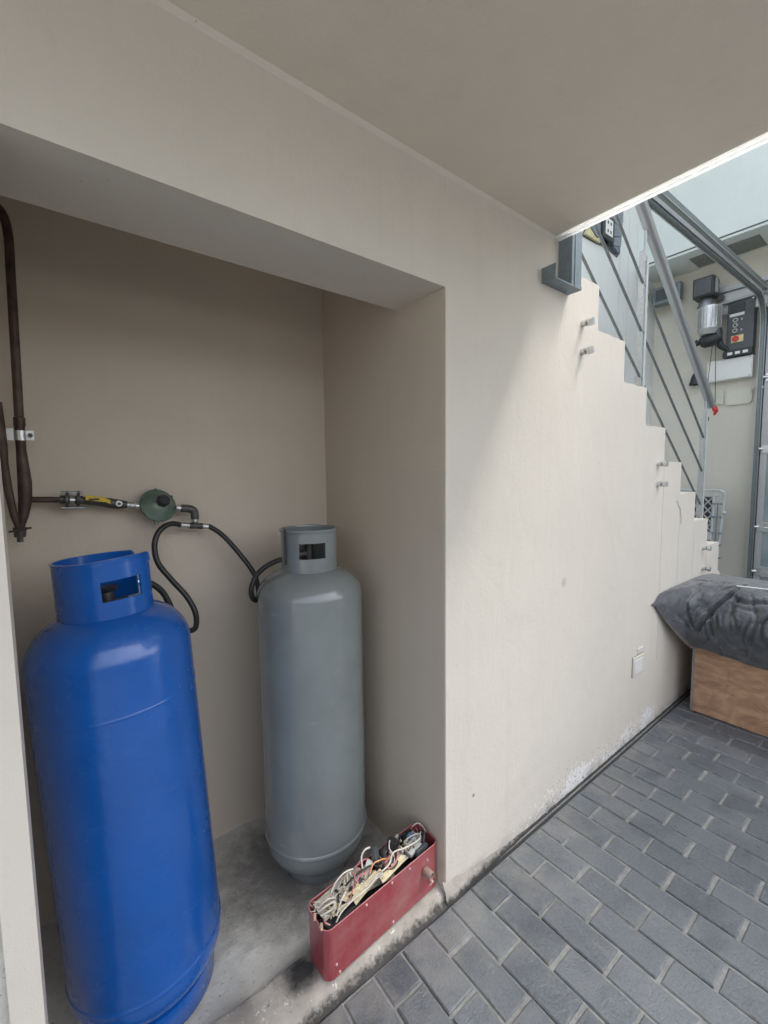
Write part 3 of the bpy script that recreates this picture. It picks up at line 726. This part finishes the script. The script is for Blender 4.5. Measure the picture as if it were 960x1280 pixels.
slab('socket', (.375, .068, .150), (.022, .016, .012), (0, 0, R_(10)), BLUEP)
slab('slot_module', (.355, .038, .146), (.055, .034, .012), (R_(10), R_(-5), R_(6)), simple('module_grey', (.40, .41, .39), .6))
slab('slot', (.352, .040, .1535), (.034, .005, .002), (R_(10), R_(-5), R_(6)), BLACK)
slab('module_skirt', (.375, .018, .138), (.05, .012, .022), (0, 0, 0), DKGREY)
slab('terminal_block', (.195, .070, .150), (.045, .020, .016), (R_(15), R_(-20), R_(30)), GALV)
slab('terminal_block', (.165, .082, .145), (.026, .012, .018), (0, 0, R_(10)), PCBG)
slab('terminal_block', (.325, .086, .158), (.030, .012, .008), (R_(20), R_(-15), R_(10)), PCBG)
slab('fuse_clip', (.150, .050, .153), (.018, .012, .010), (0, 0, R_(30)), DKGREY)
slab('fuse_clip', (.118, .050, .151), (.012, .010, .009), (0, 0, R_(-20)), BLACK)
slab('plug', (.232, .078, .172), (.026, .014, .034), (R_(-25), R_(35), R_(20)), DKGREY)
for dy in (-.003, .004): tube('plug_pin', [(.243, .070+dy, .160), (.254, .062+dy, .150)], .0014, ZINC, rc, 6)
tube('capacitor', [(.295, .072, .125), (.300, .074, .178)], [.017, .016], BLACK, rc, 20)
tube('capacitor_band', [(.2985, .0735, .150), (.299, .074, .158)], .0172, BROWN, rc, 20)
lathe('coil', [(.006, -.009), (.017, -.008), (.020, 0), (.017, .008), (.006, .009)], BLACK, rc, 24, closed=True, mtx=axis_mtx((.265, .070, .158), (.3, -.8, .5)))
lathe('motor_winding', [(.001, -.018), (.016, -.016), (.024, -.006), (.024, .006), (.016, .016), (.001, .018)], BROWN, rc, 20, mtx=axis_mtx((.250, .050, .140), (.8, .1, .5)))
tube('large_cable', [(.405, .070, .120), (.418, .060, .150), (.410, .040, .158), (.395, .030, .140)], .006, BLACK, rc, 10, 5)
lathe('speaker_magnet', [(.001, -.01), (.028, -.01), (.030, .004), (.001, .010)], BLACK, rc, 24, mtx=axis_mtx((.385, .082, .128), (.2, -.4, .8)))
slab('angle_clip', (.405, .050, .158), (.010, .003, .008), (0, R_(30), R_(30)), BONE)
slab('brown_relay', (.285, .055, .135), (.03, .028, .03), (R_(10), R_(10), R_(25)), BROWN)
for k in range(7):
    tube('resistor', [(.272+.009*(k % 4), .026+.012*(k//4), .150), (.283+.009*(k % 4), .029+.012*(k//4), .151)], .0028, PINK if k % 3 else BONE, rc, 8)
W = [(BONE, .0027, [(.165, .055, .140), (.175, .070, .165), (.180, .080, .192), (.196, .082, .205), (.214, .082, .200)]),
     (BONE, .0024, [(.130, .030, .148), (.18, .026, .160), (.24, .024, .168), (.27, .035, .182), (.32, .030, .172), (.375, .028, .168), (.392, .045, .166), (.37, .060, .160), (.34, .062, .156)]),
     (ORANGE, .0024, [(.185, .045, .158), (.205, .055, .170), (.235, .052, .168), (.262, .045, .160)]),
     (PINK, .0024, [(.135, .045, .150), (.150, .055, .166), (.170, .050, .168), (.190, .060, .160)]),
     (PINK, .0022, [(.145, .040, .145), (.140, .062, .164), (.155, .072, .168), (.175, .075, .160)]),
     (BONE, .0022, [(.060, .078, .140), (.085, .084, .165), (.12, .086, .175), (.150, .083, .170)]),
     (BONE, .0024, [(.015, .060, .148), (.035, .050, .160), (.06, .048, .155), (.045, .038, .152), (.03, .044, .150)]),
     (BONE, .0022, [(.020, .070, .146), (.045, .062, .162), (.07, .060, .150)]),
     (BONE, .0020, [(.012, .045, .150), (.03, .034, .158), (.055, .036, .152), (.04, .030, .150)]),
     (BONE, .0022, [(.030, .012, .120), (.055, .014, .150), (.10, .016, .158), (.15, .015, .160), (.19, .02, .165)]),
     (BONE, .0020, [(.285, .070, .190), (.275, .060, .175), (.280, .045, .160), (.270, .030, .150)]),
     (PINK, .0020, [(.012, .030, .152), (.008, .015, .158), (.018, .008, .150)]),
     (BONE, .0018, [(.400, .085, .160), (.420, .078, .166), (.428, .060, .158), (.424, .045, .150)]),
     (RUBBER, .003, [(.25, .03, .14), (.30, .05, .165), (.34, .08, .165), (.37, .085, .15)]),
     (RUBBER, .0025, [(.10, .07, .145), (.14, .065, .165), (.20, .06, .165), (.23, .04, .15)])]
for k in range(12):
    x = random.uniform(.05, .33); y = random.uniform(.03, .08); q = [(x, y, .146)]
    for j in range(4):
        x += random.uniform(-.03, .04); y = min(.09, max(.015, y+random.uniform(-.03, .03))); x = min(.41, max(.02, x)); q.append((x, y, .150+random.uniform(0, .022)))
    W.append((random.choice([BONE, BONE, PINK, RUBBER, PCBG]), random.choice([.0014, .0018, .0022]), q))
for mt, r, pts in W: tube('wire', pts, r, mt, rc, 8, 6)
for k in range(110):
    x = random.uniform(.03, .36); y = random.uniform(.025, .078)
    slab('component', (x, y, .150+random.uniform(-.003, .003)), (random.uniform(.004, .012), random.uniform(.004, .008), random.uniform(.004, .010)), (random.uniform(-.5, .5), random.uniform(-.5, .5), random.uniform(0, 3)), random.choice([BLACK, PCBG, BONE, BROWN, GALV, PCB]))
for k in range(14):
    x = random.uniform(.0, .03); y = random.uniform(.01, .085); z = .150+random.uniform(0, .012)
    tube('bare_strand', [(x, y, z), (x+random.uniform(-.012, .012), y+random.uniform(-.01, .01), z+random.uniform(-.004, .01)), (x+random.uniform(-.014, .01), y+random.uniform(-.012, .012), z+random.uniform(-.01, .004))], .0009, BONE, rc, 6)
for k in range(8):
    x = random.uniform(.385, .43); y = random.uniform(.06, .09)
    tube('bare_strand', [(x, y, .150), (x+random.uniform(-.012, .012), y+random.uniform(-.01, .01), .163)], .0009, PINK, rc, 6)
for y, z in ((.052, .140), (.018, .140)):
    tube('crimp_end', [(-.003, y, z), (.004, y+.010, z+.010)], .004, simple('copper_end', (.55, .36, .26), .5), rc, 8)
for o in set(bpy.data.objects)-_before: o.location.z += .006
# ------------------------------------------------------------------ plywood box and padded cover
wb = empty('plywood_box', (2.885, -.75, 0), 'brown plywood box on the pavement under the grey cover', 'box')
BXL = 1.1
box('front_panel', (0, -.62, .004), (.018, .66, .46), WOOD, wb, .002)
box('side_panel', (.0185, .642, .004), (.80, .660, .46), WOOD, wb, .002)
box('side_panel', (.0185, -.62, .004), (.80, -.602, .46), WOOD, wb, .002)
box('back_panel', (.8005, -.62, .004), (.818, .66, .46), WOOD, wb, .002)
box('lid', (0.0, -.62, .4605), (.818, .66, .478), WOOD, wb, .002)
box('edge_strip', (-.0035, .650, .004), (-.0005, .6615, .43), simple('edge_grey', (.25, .23, .21), .7), wb)
# cover: lofted sections running along the box (-Y); each section goes from the lower front hem over the top to the back
def sect(s):
    """s = 0 at the wall tip, 1 far from it"""
    y = -.006-1.45*s
    a = min(1, s/.055)                      # how far the hem has run from the tip to the box corner
    e = a**.8
    hx = 2.53+(2.845-2.53)*e; hz = .675-(.675-.405)*e
    b = min(1, s/.25); hz -= .02*b
    fx = 2.50+(2.795-2.50)*min(1, (s/.05))**.7 ; fz = .69-.09*min(1, s/.08)
    P = [(hx, hz), (fx+.012*(1-a), hz+(fz-hz)*.45), (fx-.015*a, fz), (fx+.05, fz+.085*a+.012), (fx+.14, .735+.012*a), (3.04, .738+.012*b), (3.25, .735+.015*b), (3.55, .70), (3.68, .60), (3.70, .48)]
    return y, P
CREASES = [([(-.30,.80),(-.27,.76),(-.215,.68),(-.155,.57),(-.118,.45)], .009, .030),
 ([(-.165,.62),(-.170,.54),(-.182,.47)], .005, .016), ([(-.19,.64),(-.196,.56),(-.205,.50)], .005, .014), ([(-.215,.63),(-.225,.54)], .005, .012),
 ([(-.24,.725),(-.31,.705),(-.40,.715),(-.50,.74)], .007, .016), ([(-.44,.70),(-.405,.62),(-.41,.52)], .006, .018), ([(-.46,.66),(-.45,.56),(-.47,.48)], .006, .015),
 ([(-.355,.64),(-.335,.54),(-.350,.44)], .006, .016), ([(-.07,.70),(-.085,.60),(-.125,.50)], .006, .014), ([(-.03,.66),(-.06,.58),(-.10,.49)], .005, .010),
 ([(-.28,.68),(-.27,.60),(-.29,.50)], .007, .010), ([(-.55,.74),(-.52,.62),(-.55,.45)], .008, .02), ([(-.7,.74),(-.66,.6),(-.7,.44)], .008, .02), ([(-.9,.74),(-.86,.6),(-.88,.44)], .008, .02)]
CREASES = [([(Vector((a[0], a[1])), Vector((b[0], b[1]))) for a, b in zip(c, c[1:])], w, dp) for c, w, dp in CREASES]
def crease(y, z):
    q = Vector((y+.006*noise.noise(Vector((y*20, z*20, 0))), z)); tot = 0
    for segs, w, dp in CREASES:
        best = 9; tt = 0
        for k, (a, b) in enumerate(segs):
            ab = b-a; u = max(0, min(1, (q-a).dot(ab)/ab.dot(ab))); dd = (q-a-ab*u).length
            if dd < best: best = dd; tt = (k+u)/len(segs)
        if best < .08:
            f = min(1, 4*min(tt+.05, 1.05-tt))
            tot += f*dp*(-math.exp(-(best/w)**2)+.55*math.exp(-((best-2.4*w)/(1.6*w))**2))
    return tot
bm = bmesh.new(); NS, rows = 300, []
for i in range(NS+1):
    s = (i/NS)**1.5; y, P = sect(s)
    pts3 = spline([(p[0], y, p[1]) for p in P], 12)
    row = []
    for j, p in enumerate(pts3):
        t = j/len(pts3); v = Vector((p.x*1.0, p.y*1.0, p.z))
        amp = .026*min(1, s/.04)
        q_ = Vector((p.x*6, p.y*7+1.5*noise.noise(p*4), p.z*6)); d = amp*noise.noise(q_)-.030*min(1, s/.04)*max(0, .16-abs(noise.noise(Vector((p.x*5+9, p.y*11, p.z*4)))))/.16*.6-.007*min(1, s/.04)*max(0, .12-abs(noise.noise(Vector((p.x*12+2, p.y*8+5, p.z*11)))))/.12+amp*.25*noise.noise(Vector((p.x*17+3, p.y*9, p.z*15)))
        # folds fanning from the seam
        if p.x < 3.1: d += crease(p.y, p.z)
        row.append(bm.verts.new(v+Vector((-.75, 0, .55))*d*(1 if t < .6 else .4)))
    rows.append(row)
for a, b in zip(rows, rows[1:]):
    for k in range(len(a)-1): bm.faces.new((a[k], b[k], b[k+1], a[k+1]))
bmesh.ops.recalc_face_normals(bm, faces=bm.faces)
cv = empty('padded_grey_cover', (0, 0, 0), 'bulky dark grey cloth cover draped over the plywood box against the wall', 'cover')
o = from_bm('cloth', bm, CLOTH, cv, True)
md = o.modifiers.new('thick', 'SOLIDIFY'); md.thickness = .012; md.offset = -1
hem = []
for i in range(40):
    s = (i/39)*.075; y, P = sect(s); hem.append((P[0][0]+.004, y+.0, P[0][1]-.004))
bm = bmesh.new(); prev = None
for i, p in enumerate(hem):
    w_ = .018*math.sin(math.pi*min(1, i/39*1.0))+.004
    a = bm.verts.new((p[0]-.002, p[1]-.003, p[2]+.006)); b = bm.verts.new((p[0]+.010, p[1], p[2]-w_))
    if prev: bm.faces.new((prev[0], a, b, prev[1]))
    prev = (a, b)
from_bm('lining_edge', bm, LINING, cv, True)
tube('white_piping', [(2.905, -.268, .778), (2.925, -.40, .781), (2.96, -.60, .782)], .0035, WHITEP, cv, 8)
# ------------------------------------------------------------------ courtyard: far wall, upper facade, soffit
XF = 5.5
fwl = empty('courtyard_far_wall', (XF, 0, 0), 'beige courtyard wall carrying the door hoist and its control box', 'wall')
box('wall_panel', (0, .235, -.01), (.15, 1.279, 3.53), P_FAR, fwl)
box('wall_above_door', (.0, -6, 2.98), (.15, .2345, 3.53), P_FAR, fwl)
box('wall_behind_stairs', (0, 1.28, -.01), (.15, 1.6, 3.53), P_FAR, fwl)
box('low_ledge', (-.06, .655, -.01), (-.0005, 1.178, 1.78), P_FAR, fwl, .004)
up = empty('upper_facade', (5.0, 0, 3.53), 'pale overhanging upper wall above the courtyard door', 'wall')
box('facade_panel', (0, -6, .0), (.14, 1.179, 5.0), P_WHITE, up)
box('soffit', (.1405, -6, .0005), (.65, 1.179, .05), P_PALE, up)
box('painted_shadow_line', (-.004, -6, .022), (-.0003, 1.179, .034), DKGREY, up)  # thin dark strip standing in for the shadow line along the facade edge
gr = empty('soffit_vent', (5.28, .48, 3.53), 'dark rectangular grille in the soffit above the door hoist', 'vent')
box('frame', (-.13, -.27, -.006), (.16, .27, -.0005), simple('vent_grey', (.20, .21, .19), .7), gr)
for k in range(9): box('slat', (-.115+.03*k, -.255, -.009), (-.100+.03*k, .255, -.0065), simple('vent_grey2', (.24, .25, .23), .7) if k == 0 else bpy.data.materials['vent_grey2'], gr)
# low wall added behind the camera to block low sky light into the recess
w = box('light_blocking_wall', (-7, -4.6, -.01), (5.6, -4.4, 1.2), simple('added_wall_render', (.42, .40, .37), .8, 0, .15, 4, .3, 60)); tag(w, 'low dull wall added out of view to hold back low sky light', 'wall')
# ------------------------------------------------------------------ floodlight, switches, boxes on far wall
fl = empty('flood_lamp', (5.36, 1.0, 3.32), 'blue grey box lamp in the upper corner behind the handrail', 'lamp')
box('housing', (-.05, -.13, -.09), (.05, .13, .09), GREYBLUE, fl, .01)
box('bracket', (.0505, -.03, -.03), (.139, .03, .03), STAIN, fl)
box('lens', (-.056, -.10, -.06), (-.0505, .10, .06), DKGREY, fl, .002)
ht = empty('door_hoist_motor', (5.42, .60, 2.95), 'electric hoist motor with dark terminal box and bright ribbed casing on the far wall', 'motor')
box('terminal_box', (-.22, -.05, .19), (-.04, .125, .38), BLACK, ht, .012)
box('terminal_lid', (-.232, -.035, .205), (-.2205, .11, .365), DKGREY, ht, .004)
box('side_label', (-.17, -.058, .22), (-.10, -.0505, .36), GALV, ht, .001)
tube('motor_neck', [(-.12, .035, .10), (-.12, .03, .19)], [.075, .05], STAIN, ht, 16)
tube('motor_body', [(-.12, .0, -.12), (-.12, .0, .10)], .085, ZINC, ht, 28)
for k in range(22):
    a = 2*math.pi*k/22; r = .092
    box('cooling_fin', (-.004, -.009, -.105), (.004, .009, .09), ZINC, ht, 0, Matrix.Translation((-.12+r*math.cos(a), r*math.sin(a), 0)) @ Matrix.Rotation(a+math.pi/2, 4, 'Z'))
tube('motor_end_bell', [(-.12, .0, -.17), (-.12, .0, -.118)], [.07, .095], GALV, ht, 24)
tube('gear_housing', [(-.12, .07, -.235), (-.11, .04, -.225), (-.10, -.04, -.22), (-.09, -.10, -.20)], [.04, .065, .065, .045], BLACK, ht, 16)
tube('gear_arm', [(-.12, .08, -.22), (-.13, .12, -.25), (-.13, .115, -.31), (-.12, .09, -.33)], [.035, .028, .022, .012], BLACK, ht, 12)
tube('gear_elbow', [(-.09, -.06, -.22), (-.06, -.09, -.29), (-.02, -.14, -.34)], [.035, .03, .02], BLACK, ht, 12)
tube('chain_sprocket', [(-.10, -.075, -.17), (-.10, -.10, -.17)], .05, DKGREY, ht, 20)
tube('drive_shaft', [(-.05, -.02, .12), (-.05, -.40, .135)], .013, GALV, ht, 12)
box('shaft_plate', (-.01, -.42, .02), (.005, -.02, .30), GALV, ht)
box('shaft_rail', (-.04, -.55, .235), (-.01, .02, .255), STAIN, ht)
box('shaft_rail', (-.04, -.55, .115), (-.01, .02, .135), STAIN, ht)
tube('bearing', [(-.04, -.06, .19), (-.06, -.06, .19)], .035, IRONB, ht, 16)
tube('bearing', [(-.04, -.46, .23), (-.06, -.46, .23)], .03, IRONB, ht, 16)
tube('mount_arm', [(-.02, .03, .05), (-.10, .02, .03)], .02, STAIN, ht, 10)
for y0, z1, y1 in ((-.045, -.70, -.015), (-.068, -.90, -.09)): tube('pull_cord', [(-.14, y0, -.24), (-.14, y1, z1)], .0032, RUBBER, ht, 6)
tube('cord_weight', [(-.14, -.008, -.69), (-.14, -.015, -.73), (-.14, -.012, -.77)], [.012, .036, .014], BLACK, ht, 12)
tube('cord_knot', [(-.14, -.05, -.86), (-.14, -.055, -.90)], .018, BROWN, ht, 8)
tube('red_handle', [(-.14, -.075, -.87), (-.14, -.09, -.92), (-.14, -.105, -.95)], [.010, .026, .012], REDP, ht, 10)
tube('red_handle', [(-.14, -.10, -.93), (-.14, -.085, -.98)], [.022, .008], REDP, ht, 8)
box('red_tag', (-.142, -.045, -1.03), (-.138, -.010, -.99), BROWN, ht)
tube('loose_rope', [(-.14, .11, -.33), (-.14, .105, -.45), (-.15, .12, -.50)], .004, BONE, ht, 6)
cb = empty('hoist_control_box', (5.44, .372, 2.84), 'dark control box with round buttons and a red stop switch', 'control box')
box('housing', (-.05, -.105, -.24), (.058, .105, .24), DKGREY, cb, .008)
box('display_hood', (-.058, -.03, .12), (-.0505, .085, .20), BLACK, cb, .003)
box('label_strip', (-.054, -.03, .085), (-.0505, .085, .112), WHITEP, cb, .001)
for z, y in ((.045, .035), (-.005, .035), (-.055, .035)):
    tube('button', [(-.05, y, z), (-.066, y, z)], .021, GALV, cb, 16)
    tube('button_face', [(-.066, y, z), (-.069, y, z)], .011, BLACK, cb, 12)
for z in (.045, -.055): box('arrow_mark', (-.052, -.018, z-.008), (-.0505, -.006, z+.012), GALV, cb)
box('switch_plate', (-.056, -.032, -.168), (-.0505, .065, -.100), YELLOW if False else simple('cream_yellow', (.65, .55, .28), .5), cb, .002)
tube('stop_switch', [(-.056, .028, -.134), (-.075, .028, -.134)], .026, REDP, cb, 18)
box('terminal_base', (-.065, -.105, -.30), (.05, .125, -.2405), BLACK, cb, .006)
for k in range(3): box('terminal_window', (-.069, -.075+.06*k, -.285), (-.0655, -.035+.06*k, -.258), WHITEP, cb, .001)
tube('cable', [(.03, -.02, .24), (.03, -.02, .40), (.03, .20, .42), (.03, .21, .50)], .008, BLACK, cb, 8, 5)
tube('cable', [(.03, .06, -.30), (.03, .05, -.34)], .010, BLACK, cb, 8)
tube('conduit', [(.04, -.17, .52), (.04, -1.2, .50)], .012, GALV, cb, 8)
tube('box_screw', [(-.05, -.09, .22), (-.056, -.09, .22)], .007, ZINC, cb, 8)
jb = empty('white_junction_box', (5.46, .45, 2.43), 'large white rectangular junction box below the hoist control box', 'junction box')
box('body', (-.04, -.185, -.105), (.038, .185, .105), WHITEP, jb, .008); box('lid', (-.046, -.178, -.098), (-.0405, .178, .098), WHITEP, jb, .003)
for y in (-.165, .165):
    for z in (-.085, .085): tube('lid_screw', [(-.046, y, z), (-.049, y, z)], .006, GALV, jb, 8)
s2 = empty('wall_switch', (5.495, .545, 2.165), 'small double wall switch left of the cream blank cover', 'switch')
box('plate', (-.014, -.045, -.068), (.004, .045, .068), CREAM, s2, .003)
for z in (-.03, .026): box('rocker', (-.02, -.026, z-.022), (-.0145, .026, z+.022), CREAM, s2, .002)
s3 = empty('blank_cover', (5.495, .375, 2.155), 'cream blank cover with rounded corners on the far wall', 'cover plate')
bm = bmesh.new(); rr = [(p[0]-.105, p[1]-.078) for p in rrect(.21, .156, .035)]
A = [bm.verts.new((-.016, a, b)) for a, b in rr]; B = [bm.verts.new((.004, a, b)) for a, b in rr]; bm.faces.new(A); bm.faces.new(B[::-1])
for i in range(len(rr)): bm.faces.new((A[i], B[i], B[(i+1) % len(rr)], A[(i+1) % len(rr)]))
bmesh.ops.recalc_face_normals(bm, faces=bm.faces); from_bm('plate', bm, CREAM, s3)
sc_ = empty('black_cone_funnel', (5.44, .74, 2.38), 'small black cone hanging on the wall beside the handrail', 'funnel')
lathe('cone', [(.012, .08), (.03, .04), (.055, -.05), (.050, -.05), (.026, .036), (.008, .076)], BLACK, sc_, 20, closed=True)
tube('hook', [(.0, 0, .08), (.02, 0, .12), (.06, 0, .12)], .004, STAIN, sc_, 6)
lt = empty('door_latch', (5.46, .215, 2.31), 'small white latch plate beside the door track', 'latch')
box('plate', (-.01, -.02, -.09), (.0, .02, .05), WHITEP, lt, .002); box('catch', (-.03, -.012, -.06), (-.0105, .012, -.02), GALV, lt, .003)
tube('catch_pin', [(-.02, .02, -.10), (-.02, .06, -.12)], .008, GALV, lt, 8)
# ------------------------------------------------------------------ sectional door and its tracks
def path_bar(name, pts, w, h, mat, parent):
    """rectangular bar swept in the XZ plane"""
    bm = bmesh.new(); rings = []
    for i, p in enumerate(pts):
        p = Vector(p); d = (Vector(pts[min(i+1, len(pts)-1)])-Vector(pts[max(i-1, 0)])).normalized(); nrm = Vector((-d.z, 0, d.x))
        rings.append([bm.verts.new(p+Vector((0, sy*w/2, 0))+nrm*sn*h/2) for sy, sn in ((-1, -1), (1, -1), (1, 1), (-1, 1))])
    for a, b in zip(rings, rings[1:]):
        for k in range(4): bm.faces.new((a[k], a[(k+1) % 4], b[(k+1) % 4], b[k]))
    bm.faces.new(rings[0]); bm.faces.new(rings[-1]); bmesh.ops.recalc_face_normals(bm, faces=bm.faces)
    return from_bm(name, bm, mat, parent)
tk = empty('door_track', (5.4, .2, 0), 'curved grey door track running overhead and bending down beside the door', 'door track')
def trk(z_off, y, xend, rad=.28, down=True):
    P = [(x-5.4, y, 2.895+.029*x+z_off) for x in (1.2, 2.4, 3.6, 4.6, xend-rad)]
    if down:
        cx = xend-rad; cz = P[-1][2]-rad
        for k in range(1, 11):
            a = math.pi/2*(1-k/10); P.append((cx+rad*math.cos(a)-5.4, y, cz+rad*math.sin(a)))
        P.append((xend-5.4, y, .0))
    else: P.append((xend-5.4, y, P[-1][2]+.01))
    return P
lowp = trk(0, 0, 5.42)
path_bar('track_channel', lowp, .022, .055, TRACK, tk)
path_bar('track_flange', [(x, .016, z) for x, y, z in lowp], .006, .070, GALV, tk)
path_bar('track_lip', [(x+0, -.016, z) for x, y, z in lowp], .006, .028, STEEL, tk)
path_bar('upper_rail', trk(.085, 0, 5.49, down=False), .03, .038, TRACK, tk)
path_bar('upper_rail_lip', [(x, -.002, z-.026) for x, y, z in trk(.085, 0, 5.49, down=False)], .034, .006, GALV, tk)
tube('track_bolt', [(-.02, -.02, 2.2), (-.02, -.035, 2.2)], .01, ZINC, tk, 8)
dr = empty('sectional_door', (5.47, .175, 0), 'grey framed sectional door with glazed panels at the right edge', 'door')
zz = [.02, .42, .86, 1.62, 2.30, 2.96]
for k, (a, b) in enumerate(zip(zz, zz[1:])):
    f = box('panel_rail', (-.03, -3.4, a+.002), (.0, -.0, a+.05), GALV, dr, .003)
    box('panel_rail', (-.03, -3.4, b-.05), (.0, -.0, b-.002), GALV, dr, .003)
    box('panel_stile', (-.028, -.05, a+.0505), (.0, -.0, b-.0505), GALV, dr)
    for m_ in range(1, 5): box('panel_stile', (-.028, -.05-.8*m_, a+.0505), (.0, -.8*m_, b-.0505), GALV, dr)
    g_ = box('pane', (-.016, -3.38, a+.0505), (-.010, -.05, b-.0505), GLASS, dr)
    tube('hinge_roller', [(-.035, -.02, b), (-.05, .01, b)], .016, ZINC, dr, 10)
    box('hinge_plate', (-.036, -.06, b-.035), (-.0305, -.01, b+.035), ZINC, dr)
w = box('door_surround', (5.4745, .12, -.01), (5.4995, .2345, 2.979), TRACK); tag(w, 'dark upright frame strip between the wall and the glazed door', 'door frame')
# ------------------------------------------------------------------ mesh gate leaning at the foot of the stairs
gt = empty('mesh_frame', (5.2, .60, .0), 'pale grey tubular frame with dense diamond mesh behind the end of the railing', 'gate')
fr = spline([(.03, .30, .0), (.0, .30, 1.15), (.0, .28, 1.215), (.0, .0, 1.218), (.0, -.17, 1.22), (.0, -.212, 1.20), (.0, -.222, 1.15), (.02, -.19, .60), (.03, -.175, .0)], 5)
tube('outer_frame', fr, .011, PALEG, gt, 10)
tube('inner_bar', [(0, .30, 1.165), (0, -.17, 1.165)], .008, PALEG, gt, 8)
tube('inner_upright', [(0, -.14, 1.21), (.015, -.12, .3)], .012, PALEG, gt, 8)
tube('inner_upright', [(0, -.175, 1.10), (.015, -.155, .3)], .006, GREYBLUE, gt, 8)
for z in (1.09, .96, .80, .68, .55): box('cross_tab', (-.012, -.215, z-.012), (.012, -.125, z+.004), GREYBLUE, gt)
box('latch_block', (-.02, -.135, .72), (.02, -.02, .80), PALEG, gt, .004)
box('latch_block', (-.015, -.115, .66), (.015, -.03, .715), GREYBLUE, gt, .004)
tube('knob', [(0, -.22, 1.0), (0, -.245, 1.0)], .016, PALEG, gt, 10)
bm = bmesh.new(); s_ = .085
for k in range(-4, 14):
    for sg in (1, -1):
        y0 = -.13; y1 = .29; z0 = .55+k*s_; z1 = z0+sg*(y1-y0)*1.15
        pts_ = []
        for t in range(0, 25):
            y = y0+(y1-y0)*t/24; z = z0+(z1-z0)*t/24
            if .72 < z < 1.15: pts_.append((0.004*sg, y, z))
        if len(pts_) > 1: bm_tube(bm, [pts_[0], pts_[-1]], .008, 5)
o = from_bm('diamond_mesh', bm, GALV, gt)
box('backing', (.03, -.13, .5), (.036, .29, 1.15), DKGREY, gt)
# broken cement edge where the stepped wall ends
o = prism('cement_stub', [(3.615, -.01), (3.615, .70), (3.64, .715), (3.68, .69), (3.70, .655), (3.73, .62), (3.75, .3), (3.75, -.01)], .003, .097, P_WALL, sw)
print('bricks', nb, 'rest', len(rest))
